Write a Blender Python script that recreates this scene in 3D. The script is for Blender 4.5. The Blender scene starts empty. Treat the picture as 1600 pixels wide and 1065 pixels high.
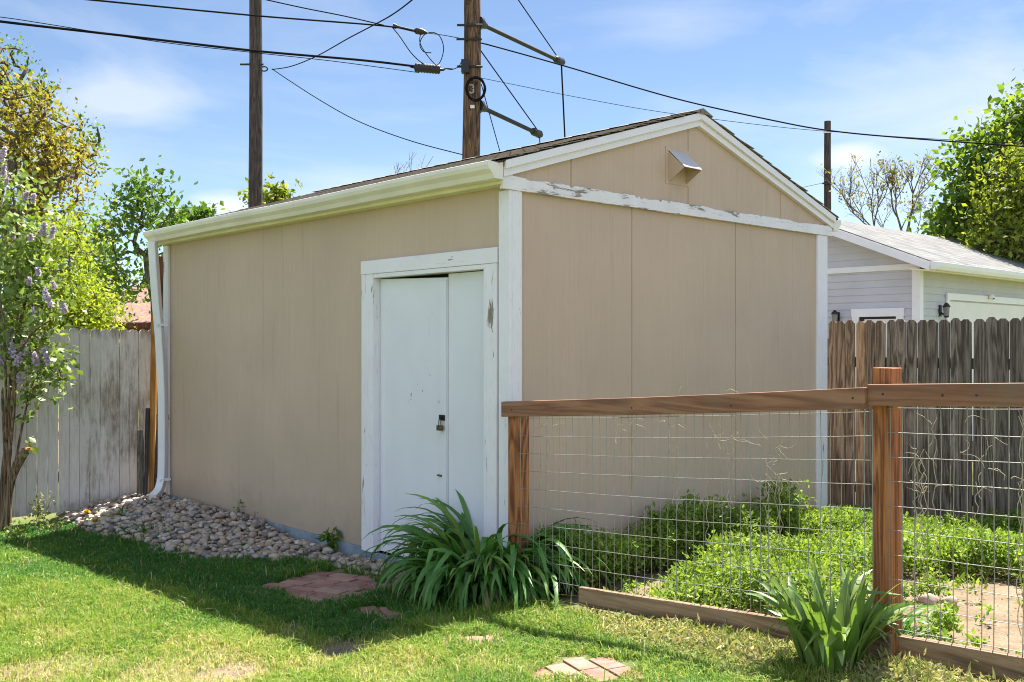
import bpy, bmesh, math, random
import numpy as np
from mathutils import Vector, Matrix
random.seed(7); rng = np.random.default_rng(11)
S = bpy.context.scene; COL = S.collection
R = math.radians; PI = math.pi
# ------------------------------------------------------------------ frame of the place
F, HY, CAMZ = 1518.0, 535.3, 1.455           # focal length in photo pixels, horizon row, eye height
TH = R(42.913); CX, CY = -0.0133, 5.818       # near corner of the shed and its heading
cT, sT = math.cos(TH), math.sin(TH)
def W(u, v, z=0.0): return Vector((CX+u*cT-v*sT, CY+u*sT+v*cT, z))      # shed frame -> world
def uv(x, y): return ((x-CX)*cT+(y-CY)*sT, -(x-CX)*sT+(y-CY)*cT)
def toL(p): a, b = uv(p[0], p[1]); return (a, b, p[2])
def at(x, y, Y): return Vector(((x-800)/F*Y, Y, CAMZ-(y-HY)/F*Y))         # photo pixel at a depth
def v_at(x, u):                                                          # where a pixel column meets a plane u = const
    k = (x-800)/F; return (CX+u*cT-k*(CY+u*sT))/(sT+k*cT)
def u_at(x, v):
    k = (x-800)/F; return (k*(CY+v*cT)-CX+v*sT)/(cT-k*sT)
def z_uv(y, u, v): return CAMZ-(y-HY)/F*(CY+u*sT+v*cT)
def inpoly(px, py, poly):
    px = np.asarray(px); inside = np.zeros(px.shape, bool); n = len(poly)
    for i in range(n):
        x1, y1 = poly[i]; x2, y2 = poly[(i+1) % n]
        c = ((y1 > py) != (y2 > py)) & (px < (x2-x1)*(py-y1)/((y2-y1) if y2 != y1 else 1e-9)+x1)
        inside ^= c
    return inside
def sm(a, b, t): t = np.clip((t-a)/(b-a), 0, 1); return t*t*(3-2*t)
def g(x, y):                                                             # ground height
    x = np.asarray(x, float); y = np.asarray(y, float)
    u = (x-CX)*cT+(y-CY)*sT; v = -(x-CX)*sT+(y-CY)*cT
    vc = np.clip(v, -4.2, 4.6)
    z = np.where(vc < 0, -.05-.085*vc, -.05-.035*vc)
    z = z-.055*np.clip(u-.9, 0, 3.6)*(np.abs(v) < 30)
    near = sm(-1.15, -.05, u)*sm(1.6, 3.2, v)*(1-sm(5.6, 7, v))
    z = z*(1-near)+(-.035)*near
    z = z+.010*np.sin(2.1*x+1.3*y)*np.sin(1.7*y-.8*x+1)+.006*np.sin(5.3*x+.4)*np.sin(4.7*y+2.0)*(v < 5)
    return z
def gz(x, y): return float(g(x, y))
def gp(x, y, dz=0.0):                                                    # ground point under a photo pixel
    z = 0.0
    for _ in range(60):
        Y = (CAMZ-z)*F/(y-HY); X = (x-800)/F*Y; z = .5*z+.5*(gz(X, Y)+dz)
    return Vector((X, Y, z))
# ------------------------------------------------------------------ objects
def tag(o, label=None, cat=None, group=None, kind=None):
    for k, val in (('label', label), ('category', cat), ('group', group), ('kind', kind)):
        if val: o[k] = val
    return o
def empty(name, loc, rz=0.0, label=None, cat=None, group=None):
    o = bpy.data.objects.new(name, None); COL.objects.link(o); o.empty_display_size = .1
    o.location = loc; o.rotation_euler = (0, 0, rz); return tag(o, label, cat, group)
def link(name, me, mat, parent=None, loc=None):
    o = bpy.data.objects.new(name, me); COL.objects.link(o)
    if mat: me.materials.append(mat)
    if parent: o.parent = parent
    if loc is not None: o.location = loc
    return o
def npmesh(name, V, Fs, smooth=False):
    V = np.asarray(V, np.float32).reshape(-1, 3); me = bpy.data.meshes.new(name)
    Fs = [np.asarray(f, np.int32) for f in Fs if len(f)]
    tot = np.concatenate([np.full(len(f), f.shape[1], np.int32) for f in Fs])
    li = np.concatenate([f.ravel() for f in Fs])
    me.vertices.add(len(V)); me.vertices.foreach_set('co', V.ravel())
    me.loops.add(len(li)); me.loops.foreach_set('vertex_index', li)
    me.polygons.add(len(tot)); st = np.concatenate([[0], np.cumsum(tot)[:-1]]).astype(np.int32)
    me.polygons.foreach_set('loop_start', st)
    me.polygons.foreach_set('use_smooth', np.full(len(tot), smooth))
    me.update(calc_edges=True); me.validate(); return me
class MB:
    def __init__(s): s.v = []; s.f = []; s.sm = []
    def add(s, vs, fs, smooth=False):
        b = len(s.v); s.v += [tuple(p) for p in vs]; s.f += [tuple(b+i for i in q) for q in fs]; s.sm += [smooth]*len(fs); return s
    def box(s, x0, x1, y0, y1, z0, z1):
        x0, x1 = sorted((x0, x1)); y0, y1 = sorted((y0, y1)); z0, z1 = sorted((z0, z1))
        return s.add([(x0,y0,z0),(x1,y0,z0),(x1,y1,z0),(x0,y1,z0),(x0,y0,z1),(x1,y0,z1),(x1,y1,z1),(x0,y1,z1)],
                     [(0,3,2,1),(4,5,6,7),(0,1,5,4),(1,2,6,5),(2,3,7,6),(3,0,4,7)])
    def prism(s, poly, d):                # polygon of 3D points swept by the vector d
        n = len(poly); d = Vector(d); a = [Vector(p) for p in poly]
        nrm = Vector((0, 0, 0))
        for i in range(n): nrm += a[i].cross(a[(i+1) % n])
        if nrm.dot(d) > 0: a.reverse()
        vs = a+[p+d for p in a]
        fs = [tuple(range(n)), tuple(range(2*n-1, n-1, -1))]+[((i+1) % n, i, n+i, n+(i+1) % n) for i in range(n)]
        return s.add(vs, fs)
    def beam(s, p, q, w, h, up=(0, 0, 1)):
        p = Vector(p); q = Vector(q); d = (q-p).normalized(); x = d.cross(Vector(up)).normalized(); y = x.cross(d)
        return s.prism([p+x*w/2+y*h/2, p-x*w/2+y*h/2, p-x*w/2-y*h/2, p+x*w/2-y*h/2], q-p)
    def sweep(s, path, sec, closed=True, up=None, caps=True, smooth=True):   # section [(a,b)..] or a function of i
        P = [Vector(p) for p in path]; n = len(P); rings = []; x = None
        for i in range(n):
            t = (P[min(i+1, n-1)]-P[max(i-1, 0)]).normalized()
            if x is None:
                u0 = Vector(up) if up else (Vector((0, 0, 1)) if abs(t.z) < .9 else Vector((0, 1, 0)))
                x = t.cross(u0).normalized()
            x = (x-t*x.dot(t)).normalized(); y = t.cross(x)
            sc = sec(i) if callable(sec) else sec
            rings.append([P[i]+x*a+y*b for a, b in sc])
        m = len(rings[0]); vs = [p for r_ in rings for p in r_]; fs = []
        for i in range(n-1):
            for j in range(m if closed else m-1):
                k = (j+1) % m; fs.append((i*m+j, i*m+k, (i+1)*m+k, (i+1)*m+j))
        s.add(vs, fs, smooth)
        if caps and closed:
            s.add(rings[0], [tuple(range(m-1, -1, -1))]); s.add(rings[-1], [tuple(range(m))])
        return s
    def tube(s, path, r, seg=8):
        return s.sweep(path, (lambda i: [(r(i)*math.cos(2*PI*k/seg), r(i)*math.sin(2*PI*k/seg)) for k in range(seg)]) if callable(r)
                       else [(r*math.cos(2*PI*k/seg), r*math.sin(2*PI*k/seg)) for k in range(seg)])
    def lathe(s, prof, seg=16, c=(0, 0, 0)):
        vs = [(c[0]+r*math.cos(2*PI*k/seg), c[1]+r*math.sin(2*PI*k/seg), c[2]+z) for r, z in prof for k in range(seg)]
        fs = [(i*seg+k, i*seg+(k+1) % seg, (i+1)*seg+(k+1) % seg, (i+1)*seg+k) for i in range(len(prof)-1) for k in range(seg)]
        return s.add(vs, fs, True)
    def build(s, name, mat, parent=None, bevel=0, loc=None):
        me = bpy.data.meshes.new(name); me.from_pydata(s.v, [], s.f); me.update()
        me.polygons.foreach_set('use_smooth', s.sm)
        o = link(name, me, mat, parent, loc)
        if bevel:
            m = o.modifiers.new('Bevel', 'BEVEL'); m.width = bevel; m.segments = 2; m.limit_method = 'ANGLE'; m.angle_limit = R(40)
        return o
def spline(pts, n=8):
    P = [Vector(p) for p in pts]; out = []
    for i in range(len(P)-1):
        p0 = P[max(i-1, 0)]; p1 = P[i]; p2 = P[i+1]; p3 = P[min(i+2, len(P)-1)]
        for k in range(n):
            t = k/n
            out.append(.5*((2*p1)+(p2-p0)*t+(2*p0-5*p1+4*p2-p3)*t*t+(3*p1-p0-3*p2+p3)*t**3))
    return out+[P[-1]]
# ------------------------------------------------------------------ materials
class NT:
    def __init__(s, name):
        s.m = bpy.data.materials.new(name); s.m.use_nodes = True; s.t = s.m.node_tree; s.t.nodes.clear()
        s.out = s.n('ShaderNodeOutputMaterial')
    def n(s, typ, **k):
        nd = s.t.nodes.new(typ)
        for a, b in k.items(): setattr(nd, a, b)
        return nd
    def l(s, a, b): s.t.links.new(a, b)
    def val(s, sock, x):
        if hasattr(x, 'is_linked') or hasattr(x, 'links'): s.l(x, sock)
        else: sock.default_value = x
    def coord(s, kind='Object', scale=(1, 1, 1), loc=(0, 0, 0), rot=(0, 0, 0)):
        tc = s.n('ShaderNodeTexCoord'); mp = s.n('ShaderNodeMapping')
        mp.inputs['Scale'].default_value = scale; mp.inputs['Location'].default_value = loc; mp.inputs['Rotation'].default_value = rot
        s.l(tc.outputs[kind], mp.inputs[0]); return mp.outputs[0]
    def noise(s, vec, scale, detail=4, rough=.6, dist=0.0):
        nd = s.n('ShaderNodeTexNoise'); s.l(vec, nd.inputs['Vector'])
        nd.inputs['Scale'].default_value = scale; nd.inputs['Detail'].default_value = detail
        nd.inputs['Roughness'].default_value = rough; nd.inputs['Distortion'].default_value = dist
        return nd.outputs['Fac']
    def ramp(s, fac, stops, interp='LINEAR'):
        nd = s.n('ShaderNodeValToRGB'); cr = nd.color_ramp; cr.interpolation = interp
        while len(cr.elements) < len(stops): cr.elements.new(.5)
        for e, (p, c) in zip(cr.elements, stops):
            e.position = p; e.color = (c, c, c, 1) if isinstance(c, (int, float)) else (*c, 1)
        s.l(fac, nd.inputs[0]); return nd.outputs[0]
    def mix(s, fac, a, b, mode='MIX'):
        nd = s.n('ShaderNodeMix', data_type='RGBA', blend_type=mode)
        s.val(nd.inputs[0], fac)
        for sock, x in ((nd.inputs[6], a), (nd.inputs[7], b)):
            if isinstance(x, (tuple, list)): sock.default_value = (*x[:3], 1)
            else: s.l(x, sock)
        return nd.outputs[2]
    def math(s, op, a, b=0.0, clamp=False):
        nd = s.n('ShaderNodeMath', operation=op); nd.use_clamp = clamp
        s.val(nd.inputs[0], a); s.val(nd.inputs[1], b); return nd.outputs[0]
    def island(s): return s.n('ShaderNodeNewGeometry').outputs['Random Per Island']
    def bump(s, h, strength=.3, dist=.01):
        nd = s.n('ShaderNodeBump'); nd.inputs['Strength'].default_value = strength; nd.inputs['Distance'].default_value = dist
        s.l(h, nd.inputs['Height']); return nd.outputs[0]
    def pbr(s, col, rough=.6, normal=None, spec=.4, metal=0.0):
        p = s.n('ShaderNodeBsdfPrincipled')
        if isinstance(col, (tuple, list)): p.inputs['Base Color'].default_value = (*col, 1)
        else: s.l(col, p.inputs['Base Color'])
        s.val(p.inputs['Roughness'], rough); p.inputs['Specular IOR Level'].default_value = spec; p.inputs['Metallic'].default_value = metal
        if normal is not None: s.l(normal, p.inputs['Normal'])
        s.p = p; s.l(p.outputs[0], s.out.inputs[0]); return s.m
    def leafy(s, col, trans=.4, rough=.5, spec=.35, tcol=None):
        s.pbr(col, rough, None, spec); tr = s.n('ShaderNodeBsdfTranslucent'); mx = s.n('ShaderNodeMixShader')
        if tcol is None: tcol = col
        if isinstance(tcol, (tuple, list)): tr.inputs[0].default_value = (*tcol, 1)
        else: s.l(tcol, tr.inputs[0])
        mx.inputs[0].default_value = trans
        s.l(s.p.outputs[0], mx.inputs[1]); s.l(tr.outputs[0], mx.inputs[2]); s.l(mx.outputs[0], s.out.inputs[0]); return s.m

def plain(name, col, rough=.5, metal=0.0, var=.12, scale=12, spec=.4, bump=.1):
    t = NT(name); c = t.coord(); n1 = t.noise(c, scale, 5); d = tuple(x*(1-var*1.6) for x in col); e = tuple(min(1, x*(1+var*.6)) for x in col)
    return t.pbr(t.ramp(n1, [(.3, d), (.7, e)]), rough, t.bump(t.noise(c, scale*6, 3), bump, .003), spec, metal)

def siding(name, col):
    # painted grooved plywood: streaky grain, chalky blotches, small knocks and drips
    t = NT(name); c = t.coord()
    blot = t.noise(c, 1.3, 4, .55); streak = t.noise(t.coord(scale=(14, 14, .55)), 3, 5, .65); fine = t.noise(t.coord(scale=(60, 60, 2.2)), 3, 4, .7)
    base = t.ramp(blot, [(.3, tuple(x*.93 for x in col)), (.7, tuple(min(1, x*1.05) for x in col))])
    base = t.mix(t.math('MULTIPLY', t.ramp(streak, [(.35, 1), (.6, 0)]), .24), base, tuple(x*.80 for x in col))
    base = t.mix(t.math('MULTIPLY', t.ramp(fine, [(.55, 0), (.75, 1)]), .25), base, tuple(min(1, x*1.12) for x in col))
    spots = t.ramp(t.noise(t.coord(scale=(1, 1, .45)), 9, 6, .72), [(.70, 0), (.76, 1)])
    base = t.mix(t.math('MULTIPLY', spots, .55), base, (.16, .11, .075))
    drips = t.ramp(t.noise(t.coord(scale=(9, 9, .35), loc=(3, 1, 5)), 2.2, 3, .5), [(.64, 0), (.72, 1)])
    base = t.mix(t.math('MULTIPLY', drips, .22), base, (.30, .22, .15))
    sx = t.n('ShaderNodeSeparateXYZ'); t.l(c, sx.inputs[0])
    splash = t.ramp(t.math('ADD', sx.outputs[2], t.math('MULTIPLY', t.math('SUBTRACT', t.noise(c, 7, 6, .7), .5), .45)), [(.05, 1), (.30, 0)])
    base = t.mix(t.math('MULTIPLY', splash, .42), base, (.27, .22, .17))
    fade = t.noise(t.coord(scale=(1, 1, .6), loc=(7, 2, 1)), .8, 3, .5)
    base = t.mix(t.math('MULTIPLY', t.ramp(fade, [(.45, 0), (.65, 1)]), .25), base, tuple(min(1, x*1.16) for x in col))
    scuff = t.ramp(t.noise(t.coord(scale=(1.6, 1.6, .5), loc=(0, 4, 2)), 3.2, 6, .65), [(.60, 0), (.72, 1)])
    base = t.mix(t.math('MULTIPLY', scuff, .20), base, (.30, .24, .18))
    h = t.math('ADD', t.math('ADD', t.math('MULTIPLY', fine, .6), t.math('MULTIPLY', streak, .4)), t.math('MULTIPLY', fade, 2.2))
    return t.pbr(base, .62, t.bump(h, .35, .004), .3)

def peel(name, amount, col=(.80, .762, .805), axis=2, under=((.16, .12, .09), (.34, .28, .23)), grime=.5):
    # white paint cracking off grey wood along the grain
    t = NT(name); st = [9, 9, 9]; st[axis] = 1.1; c = t.coord(scale=tuple(st)); c0 = t.coord()
    n1 = t.noise(c, 2.4, 8, .68, .4); n2 = t.noise(c0, 1.6, 3, .5)
    k = t.math('ADD', n1, t.math('MULTIPLY', t.math('SUBTRACT', n2, .5), .45))
    mask = t.ramp(k, [(amount, 1), (amount+.025, 0)])
    wood = t.ramp(t.noise(c, 7, 5, .7), [(.3, under[0]), (.7, under[1])])
    dirt = t.ramp(t.noise(c0, 5, 6, .7), [(.35, 1), (.62, 0)])
    paint = t.mix(t.math('MULTIPLY', dirt, .22*grime), col, (.45, .40, .33))
    crack = t.ramp(t.noise(t.coord(scale=tuple(x*2.2 for x in st)), 4, 4, .6), [(.36, 1), (.40, 0)])
    paint = t.mix(t.math('MULTIPLY', crack, .35*grime), paint, (.38, .35, .32))
    h = t.math('SUBTRACT', 1.0, mask)
    return t.pbr(t.mix(mask, paint, wood), .5, t.bump(h, .7, .004), .4)

def wood(name, stops, axis=2, rough=.65, grain=5.0, island=.0, bump=.5, knots=True, blotch=None):
    # stops: [(pos,colour)...] along the growth rings; axis: the way the grain runs
    t = NT(name); st = [7, 7, 7]; st[axis] = .55; isl = t.island()
    cm = t.n('ShaderNodeCombineXYZ'); t.l(t.math('MULTIPLY', isl, 31.0), cm.inputs[0]); t.l(t.math('MULTIPLY', isl, 17.0), cm.inputs[1]); t.l(t.math('MULTIPLY', isl, 23.0), cm.inputs[2])
    ad = t.n('ShaderNodeVectorMath', operation='ADD'); t.l(t.coord(scale=tuple(st)), ad.inputs[0]); t.l(cm.outputs[0], ad.inputs[1]); c = ad.outputs[0]
    n1 = t.noise(c, 1.0, 3, .5, 1.2); rings = t.math('FRACT', t.math('MULTIPLY', n1, grain)); fib = t.noise(c, 9, 6, .75)
    k = t.math('ADD', t.math('MULTIPLY', t.math('ABSOLUTE', t.math('SUBTRACT', rings, .5)), 1.1), t.math('MULTIPLY', t.math('SUBTRACT', fib, .5), .9))
    col = t.ramp(k, stops)
    if island: col = t.mix(t.math('MULTIPLY', t.math('SUBTRACT', isl, 0.0), island), col, tuple(x*.35 for x in stops[0][1]))
    if blotch:
        b = t.ramp(t.noise(t.coord(), blotch[0], 5, .6), [(blotch[1], 0), (blotch[2], 1)])
        col = t.mix(t.math('MULTIPLY', b, blotch[4]), col, blotch[3])
    return t.pbr(col, rough, t.bump(t.math('ADD', fib, t.math('MULTIPLY', rings, .3)), bump, .004), .25)

def leafmat(name, cols, trans=.4, spec=.35, rough=.5, big=.35):
    t = NT(name); isl = t.island(); n = len(cols)
    col = t.ramp(isl, [((i+.5)/n, c) for i, c in enumerate(cols)])
    hsv = t.n('ShaderNodeHueSaturation'); hsv.inputs['Saturation'].default_value = 1
    nz = t.noise(t.coord(), 1.2, 3)
    t.l(t.math('ADD', t.math('MULTIPLY', nz, big*2), 1-big), hsv.inputs['Value']); t.l(col, hsv.inputs['Color'])
    tc = t.mix(1.0, hsv.outputs[0], (1.15, 1.15, .55), 'MULTIPLY'); nz2 = t.noise(t.coord(), 38, 3)
    return t.leafy(hsv.outputs[0], trans, t.math('ADD', t.math('MULTIPLY', nz2, .4), rough-.15), spec, tc)

TAN = (.53, .397, .300)
M = {}
M['siding'] = siding('tan_siding_paint', TAN)
M['trim'] = peel('white_trim_paint', .33, axis=2)
M['trim_h'] = peel('white_trim_paint_level', .33, axis=1)
M['band'] = peel('peeling_white_paint', .412, axis=0, under=((.20, .155, .12), (.40, .34, .28)), grime=.9)
M['rake'] = peel('rake_white_paint', .27, axis=0, grime=.3)
M['gutter'] = plain('cream_gutter_enamel', (.78, .725, .66), .38, 0, .07, 3, .5, .03)
M['soffit'] = plain('cream_board_paint', (.78, .73, .50), .6, 0, .08, 5)
M['spout'] = plain('white_spout_enamel', (.78, .77, .83), .35, 0, .05, 3, .5, .03)
M['skirt'] = plain('blue_grey_skirt_paint', (.25, .31, .36), .6, 0, .25, 9)
M['black'] = plain('black_metal', (.02, .02, .022), .45, 0, .3, 20)
M['dark'] = plain('dark_void_wood', (.03, .027, .024), .8)
M['brass'] = plain('weathered_brass', (.16, .13, .08), .4, .8, .25, 30)
M['steel'] = plain('dull_painted_steel', (.05, .046, .045), .8, 0, .25, 14)
M['cable'] = plain('black_cable_sheath', (.012, .012, .013), .9, spec=.05)
M['wire'] = plain('galvanised_wire', (.35, .335, .31), .45, .35, .15, 20)
def doormat():
    t = NT('chipped_door_paint'); c = t.coord(); col = (.70, .74, .745)
    base = t.ramp(t.noise(c, 1.5, 4), [(.3, (.69, .685, .73)), (.7, (.75, .745, .79))])
    # a scuffed field round the latch where flakes have come off
    dst = t.n('ShaderNodeVectorMath', operation='DISTANCE'); t.l(c, dst.inputs[0]); dst.inputs[1].default_value = (0.03, .88, 1.16)
    near = t.ramp(dst.outputs['Value'], [(.10, 1), (.36, 0)])
    k = t.math('ADD', t.noise(t.coord(scale=(1, 1, .8)), 24, 5, .7), t.math('MULTIPLY', near, .07))
    ch = t.ramp(k, [(.725, 0), (.74, 1)])
    base = t.mix(ch, base, (.20, .20, .19))
    rust = t.ramp(t.noise(t.coord(scale=(6, 6, .8)), 4, 4), [(.64, 0), (.75, 1)])
    base = t.mix(t.math('MULTIPLY', rust, .12), base, (.45, .36, .22))
    return t.pbr(base, .45, t.bump(t.noise(c, 40, 3), .12, .002), .4)
M['door'] = doormat()
def shingles(name, a, b, course=.14, axis=1):
    t = NT(name); c = t.coord(); isl = t.island()
    gr = t.noise(c, 160, 2, .8); bl = t.noise(c, 2.0, 5)
    br = t.n('ShaderNodeTexBrick'); br.offset = .5
    sc = t.coord(rot=(0, 0, 0) if axis == 1 else (0, 0, PI/2)); t.l(sc, br.inputs['Vector'])
    br.inputs['Scale'].default_value = 1; br.inputs['Mortar Size'].default_value = .006; br.inputs['Brick Width'].default_value = .3; br.inputs['Row Height'].default_value = course
    br.inputs['Color1'].default_value = (1, 1, 1, 1); br.inputs['Color2'].default_value = (.72, .72, .72, 1); br.inputs['Mortar'].default_value = (.35, .35, .35, 1)
    col = t.mix(1, t.ramp(t.math('ADD', t.math('MULTIPLY', gr, .7), t.math('MULTIPLY', bl, .3)), [(.35, a), (.65, b)]), br.outputs[0], 'MULTIPLY')
    return t.pbr(col, .9, t.bump(gr, .5, .004), .2)
M['shingle'] = shingles('brown_asphalt_shingles', (.20, .16, .125), (.46, .39, .31))
M['shingle_grey'] = shingles('grey_asphalt_shingles', (.12, .12, .118), (.26, .257, .25))
M['garage'] = plain('grey_lap_siding_paint', (.53, .515, .575), .6, 0, .06, 2)
M['gwhite'] = plain('clean_white_paint', (.80, .775, .83), .5, 0, .04, 4)
M['gdoor'] = plain('cream_door_panel', (.78, .73, .72), .5, 0, .04, 3)
RED = [(.0, (.15, .05, .02)), (.35, (.36, .135, .05)), (.75, (.50, .215, .085))]
M['redwood_z'] = wood('stained_redwood_upright', RED, 2, grain=9, blotch=(3, .55, .75, (.16, .07, .035), .4))
M['redwood_y'] = wood('stained_redwood_level', [(.0, (.19, .085, .05)), (.4, (.30, .145, .085)), (.8, (.37, .195, .115))], 1, grain=6, blotch=(2.5, .48, .7, (.20, .15, .11), .5))
M['base_y'] = wood('weathered_base_timber', [(.0, (.12, .075, .045)), (.4, (.27, .17, .10)), (.8, (.42, .29, .19))], 1, blotch=(3, .5, .7, (.24, .20, .16), .5))
def greyfence():
    t = NT('weathered_cedar_pickets'); isl = t.island()
    cm = t.n('ShaderNodeCombineXYZ')
    for i, f in enumerate((31., 17., 23.)): t.l(t.math('MULTIPLY', isl, f), cm.inputs[i])
    ad = t.n('ShaderNodeVectorMath', operation='ADD'); t.l(t.coord(scale=(7, 7, .6)), ad.inputs[0]); t.l(cm.outputs[0], ad.inputs[1]); c = ad.outputs[0]
    n1 = t.noise(c, 1, 3, .5, 1.5); rings = t.math('ABSOLUTE', t.math('SUBTRACT', t.math('FRACT', t.math('MULTIPLY', n1, 6)), .5)); fib = t.noise(c, 8, 6, .75)
    k = t.math('ADD', t.math('MULTIPLY', rings, .9), t.math('MULTIPLY', t.math('SUBTRACT', fib, .5), 1.1))
    grey = t.ramp(k, [(.0, (.075, .063, .052)), (.4, (.25, .215, .18)), (.8, (.44, .395, .34))])
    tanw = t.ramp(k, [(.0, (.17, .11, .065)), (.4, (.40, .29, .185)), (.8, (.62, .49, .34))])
    # boards next to the shed turn from grey to tan, by varying amounts
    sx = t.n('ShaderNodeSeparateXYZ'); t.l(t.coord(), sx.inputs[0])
    shed_end = t.ramp(t.math('ADD', t.math('MULTIPLY', sx.outputs[1], .5), .5), [(.40, 0), (.50, 1)])
    shed_end = t.math('MULTIPLY', shed_end, t.ramp(t.math('FRACT', t.math('MULTIPLY', isl, 7.3)), [(.15, .15), (.8, .85)]))
    col = t.mix(shed_end, grey, tanw)
    col = t.mix(t.math('MULTIPLY', isl, .40), col, (.06, .05, .042))
    stn = t.ramp(t.noise(t.coord(scale=(2, 2, .5)), 2.6, 5, .6), [(.52, 0), (.7, 1)])
    col = t.mix(t.math('MULTIPLY', stn, .5), col, (.075, .062, .052))
    return t.pbr(col, .85, t.bump(t.math('ADD', fib, rings), .6, .005), .15)
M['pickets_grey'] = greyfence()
def whitewash():
    t = NT('worn_whitewashed_pickets'); isl = t.island()
    cm = t.n('ShaderNodeCombineXYZ')
    for i, f in enumerate((31., 17., 23.)): t.l(t.math('MULTIPLY', isl, f), cm.inputs[i])
    ad = t.n('ShaderNodeVectorMath', operation='ADD'); t.l(t.coord(scale=(8, 8, 1.0)), ad.inputs[0]); t.l(cm.outputs[0], ad.inputs[1]); c = ad.outputs[0]
    fib = t.noise(c, 5, 8, .75); bl = t.noise(t.coord(scale=(2, 2, 1)), 2.2, 5, .65)
    wash = t.ramp(fib, [(.28, (.50, .465, .44)), (.55, (.68, .65, .635))])
    bare = t.ramp(fib, [(.3, (.15, .12, .09)), (.65, (.40, .34, .28))])
    # worn patch in front of the wood pile, at chest height, and rot along the foot
    d = t.n('ShaderNodeVectorMath', operation='DISTANCE'); t.l(t.coord(scale=(1, 1, .75)), d.inputs[0]); d.inputs[1].default_value = (-.33, 0, .68)
    patch = t.math('MULTIPLY', t.ramp(d.outputs['Value'], [(.12, 1), (.70, 0)]), .27)
    sx = t.n('ShaderNodeSeparateXYZ'); t.l(t.coord(), sx.inputs[0])
    foot = t.math('MULTIPLY', t.ramp(sx.outputs[2], [(.05, 1), (.17, 0)]), .22)
    top = t.math('MULTIPLY', t.ramp(t.math('MULTIPLY', sx.outputs[2], .5), [(.80, 0), (.85, 1)]), .22)
    k = t.math('ADD', t.math('ADD', bl, patch), t.math('ADD', foot, top))
    k = t.math('ADD', k, t.math('MULTIPLY', t.math('SUBTRACT', .5, fib), .45))
    col = t.mix(t.ramp(k, [(.62, 0), (.84, .85)]), wash, bare)
    col = t.mix(t.math('MULTIPLY', isl, .16), col, (.25, .22, .19))
    return t.pbr(col, .8, t.bump(fib, .5, .004), .2)
M['pickets_white'] = whitewash()
M['pole'] = wood('creosoted_pole_wood', [(.0, (.045, .026, .017)), (.4, (.15, .088, .052)), (.85, (.30, .19, .115))], 2, .85, 7, bump=.8, blotch=(5, .58, .66, (.03, .02, .015), .8))
M['pole_dark'] = wood('dark_pole_wood', [(.0, (.035, .025, .024)), (.4, (.085, .062, .055)), (.85, (.16, .12, .105))], 2, .85, 7, bump=.8)
M['bark'] = wood('grey_brown_bark', [(.0, (.05, .038, .028)), (.4, (.14, .11, .08)), (.8, (.26, .21, .165))], 2, .9, 9, bump=1.0)
M['bark_lilac'] = wood('lilac_bark', [(.0, (.055, .035, .022)), (.4, (.20, .13, .08)), (.8, (.38, .27, .18))], 2, .9, 9, bump=1.0)
M['twig'] = plain('pale_grey_twig', (.22, .18, .14), .85, 0, .3, 8)
M['plank_orange'] = wood('orange_varnished_plank', [(.0, (.30, .13, .03)), (.4, (.48, .23, .055)), (.8, (.60, .33, .10))], 2)
M['plank_brown'] = wood('red_brown_board', [(.0, (.06, .022, .012)), (.4, (.13, .05, .026)), (.8, (.20, .085, .045))], 2)
M['plank_grey'] = wood('grey_brown_board', [(.0, (.06, .05, .04)), (.4, (.14, .12, .10)), (.8, (.22, .19, .16))], 2)
def rockmat():
    t = NT('river_rock_stone'); isl = t.island(); c = t.coord()
    col = t.ramp(isl, [(.0, (.10, .085, .08)), (.12, (.29, .25, .22)), (.28, (.44, .36, .27)), (.44, (.27, .175, .125)), (.58, (.44, .39, .34)), (.72, (.37, .265, .185)), (.84, (.16, .14, .135)), (.92, (.33, .31, .30)), (1, (.56, .51, .45))])
    col = t.mix(t.math('MULTIPLY', t.ramp(t.noise(c, 45, 5, .7), [(.3, 1), (.6, 0)]), .35), col, (.16, .13, .11))
    return t.pbr(col, .75, t.bump(t.noise(c, 60, 4), .25, .004), .3)
M['rock'] = rockmat()
def brickmat():
    t = NT('worn_clay_brick'); isl = t.island(); c = t.coord()
    col = t.ramp(isl, [(.0, (.22, .10, .08)), (.5, (.29, .14, .11)), (1, (.36, .19, .15))])
    col = t.mix(t.math('MULTIPLY', t.ramp(t.noise(c, 8, 6, .7), [(.42, 0), (.68, 1)]), .5), col, (.36, .29, .23))
    return t.pbr(col, .85, t.bump(t.noise(c, 70, 4), .4, .004), .2)
M['brick'] = brickmat()
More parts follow.
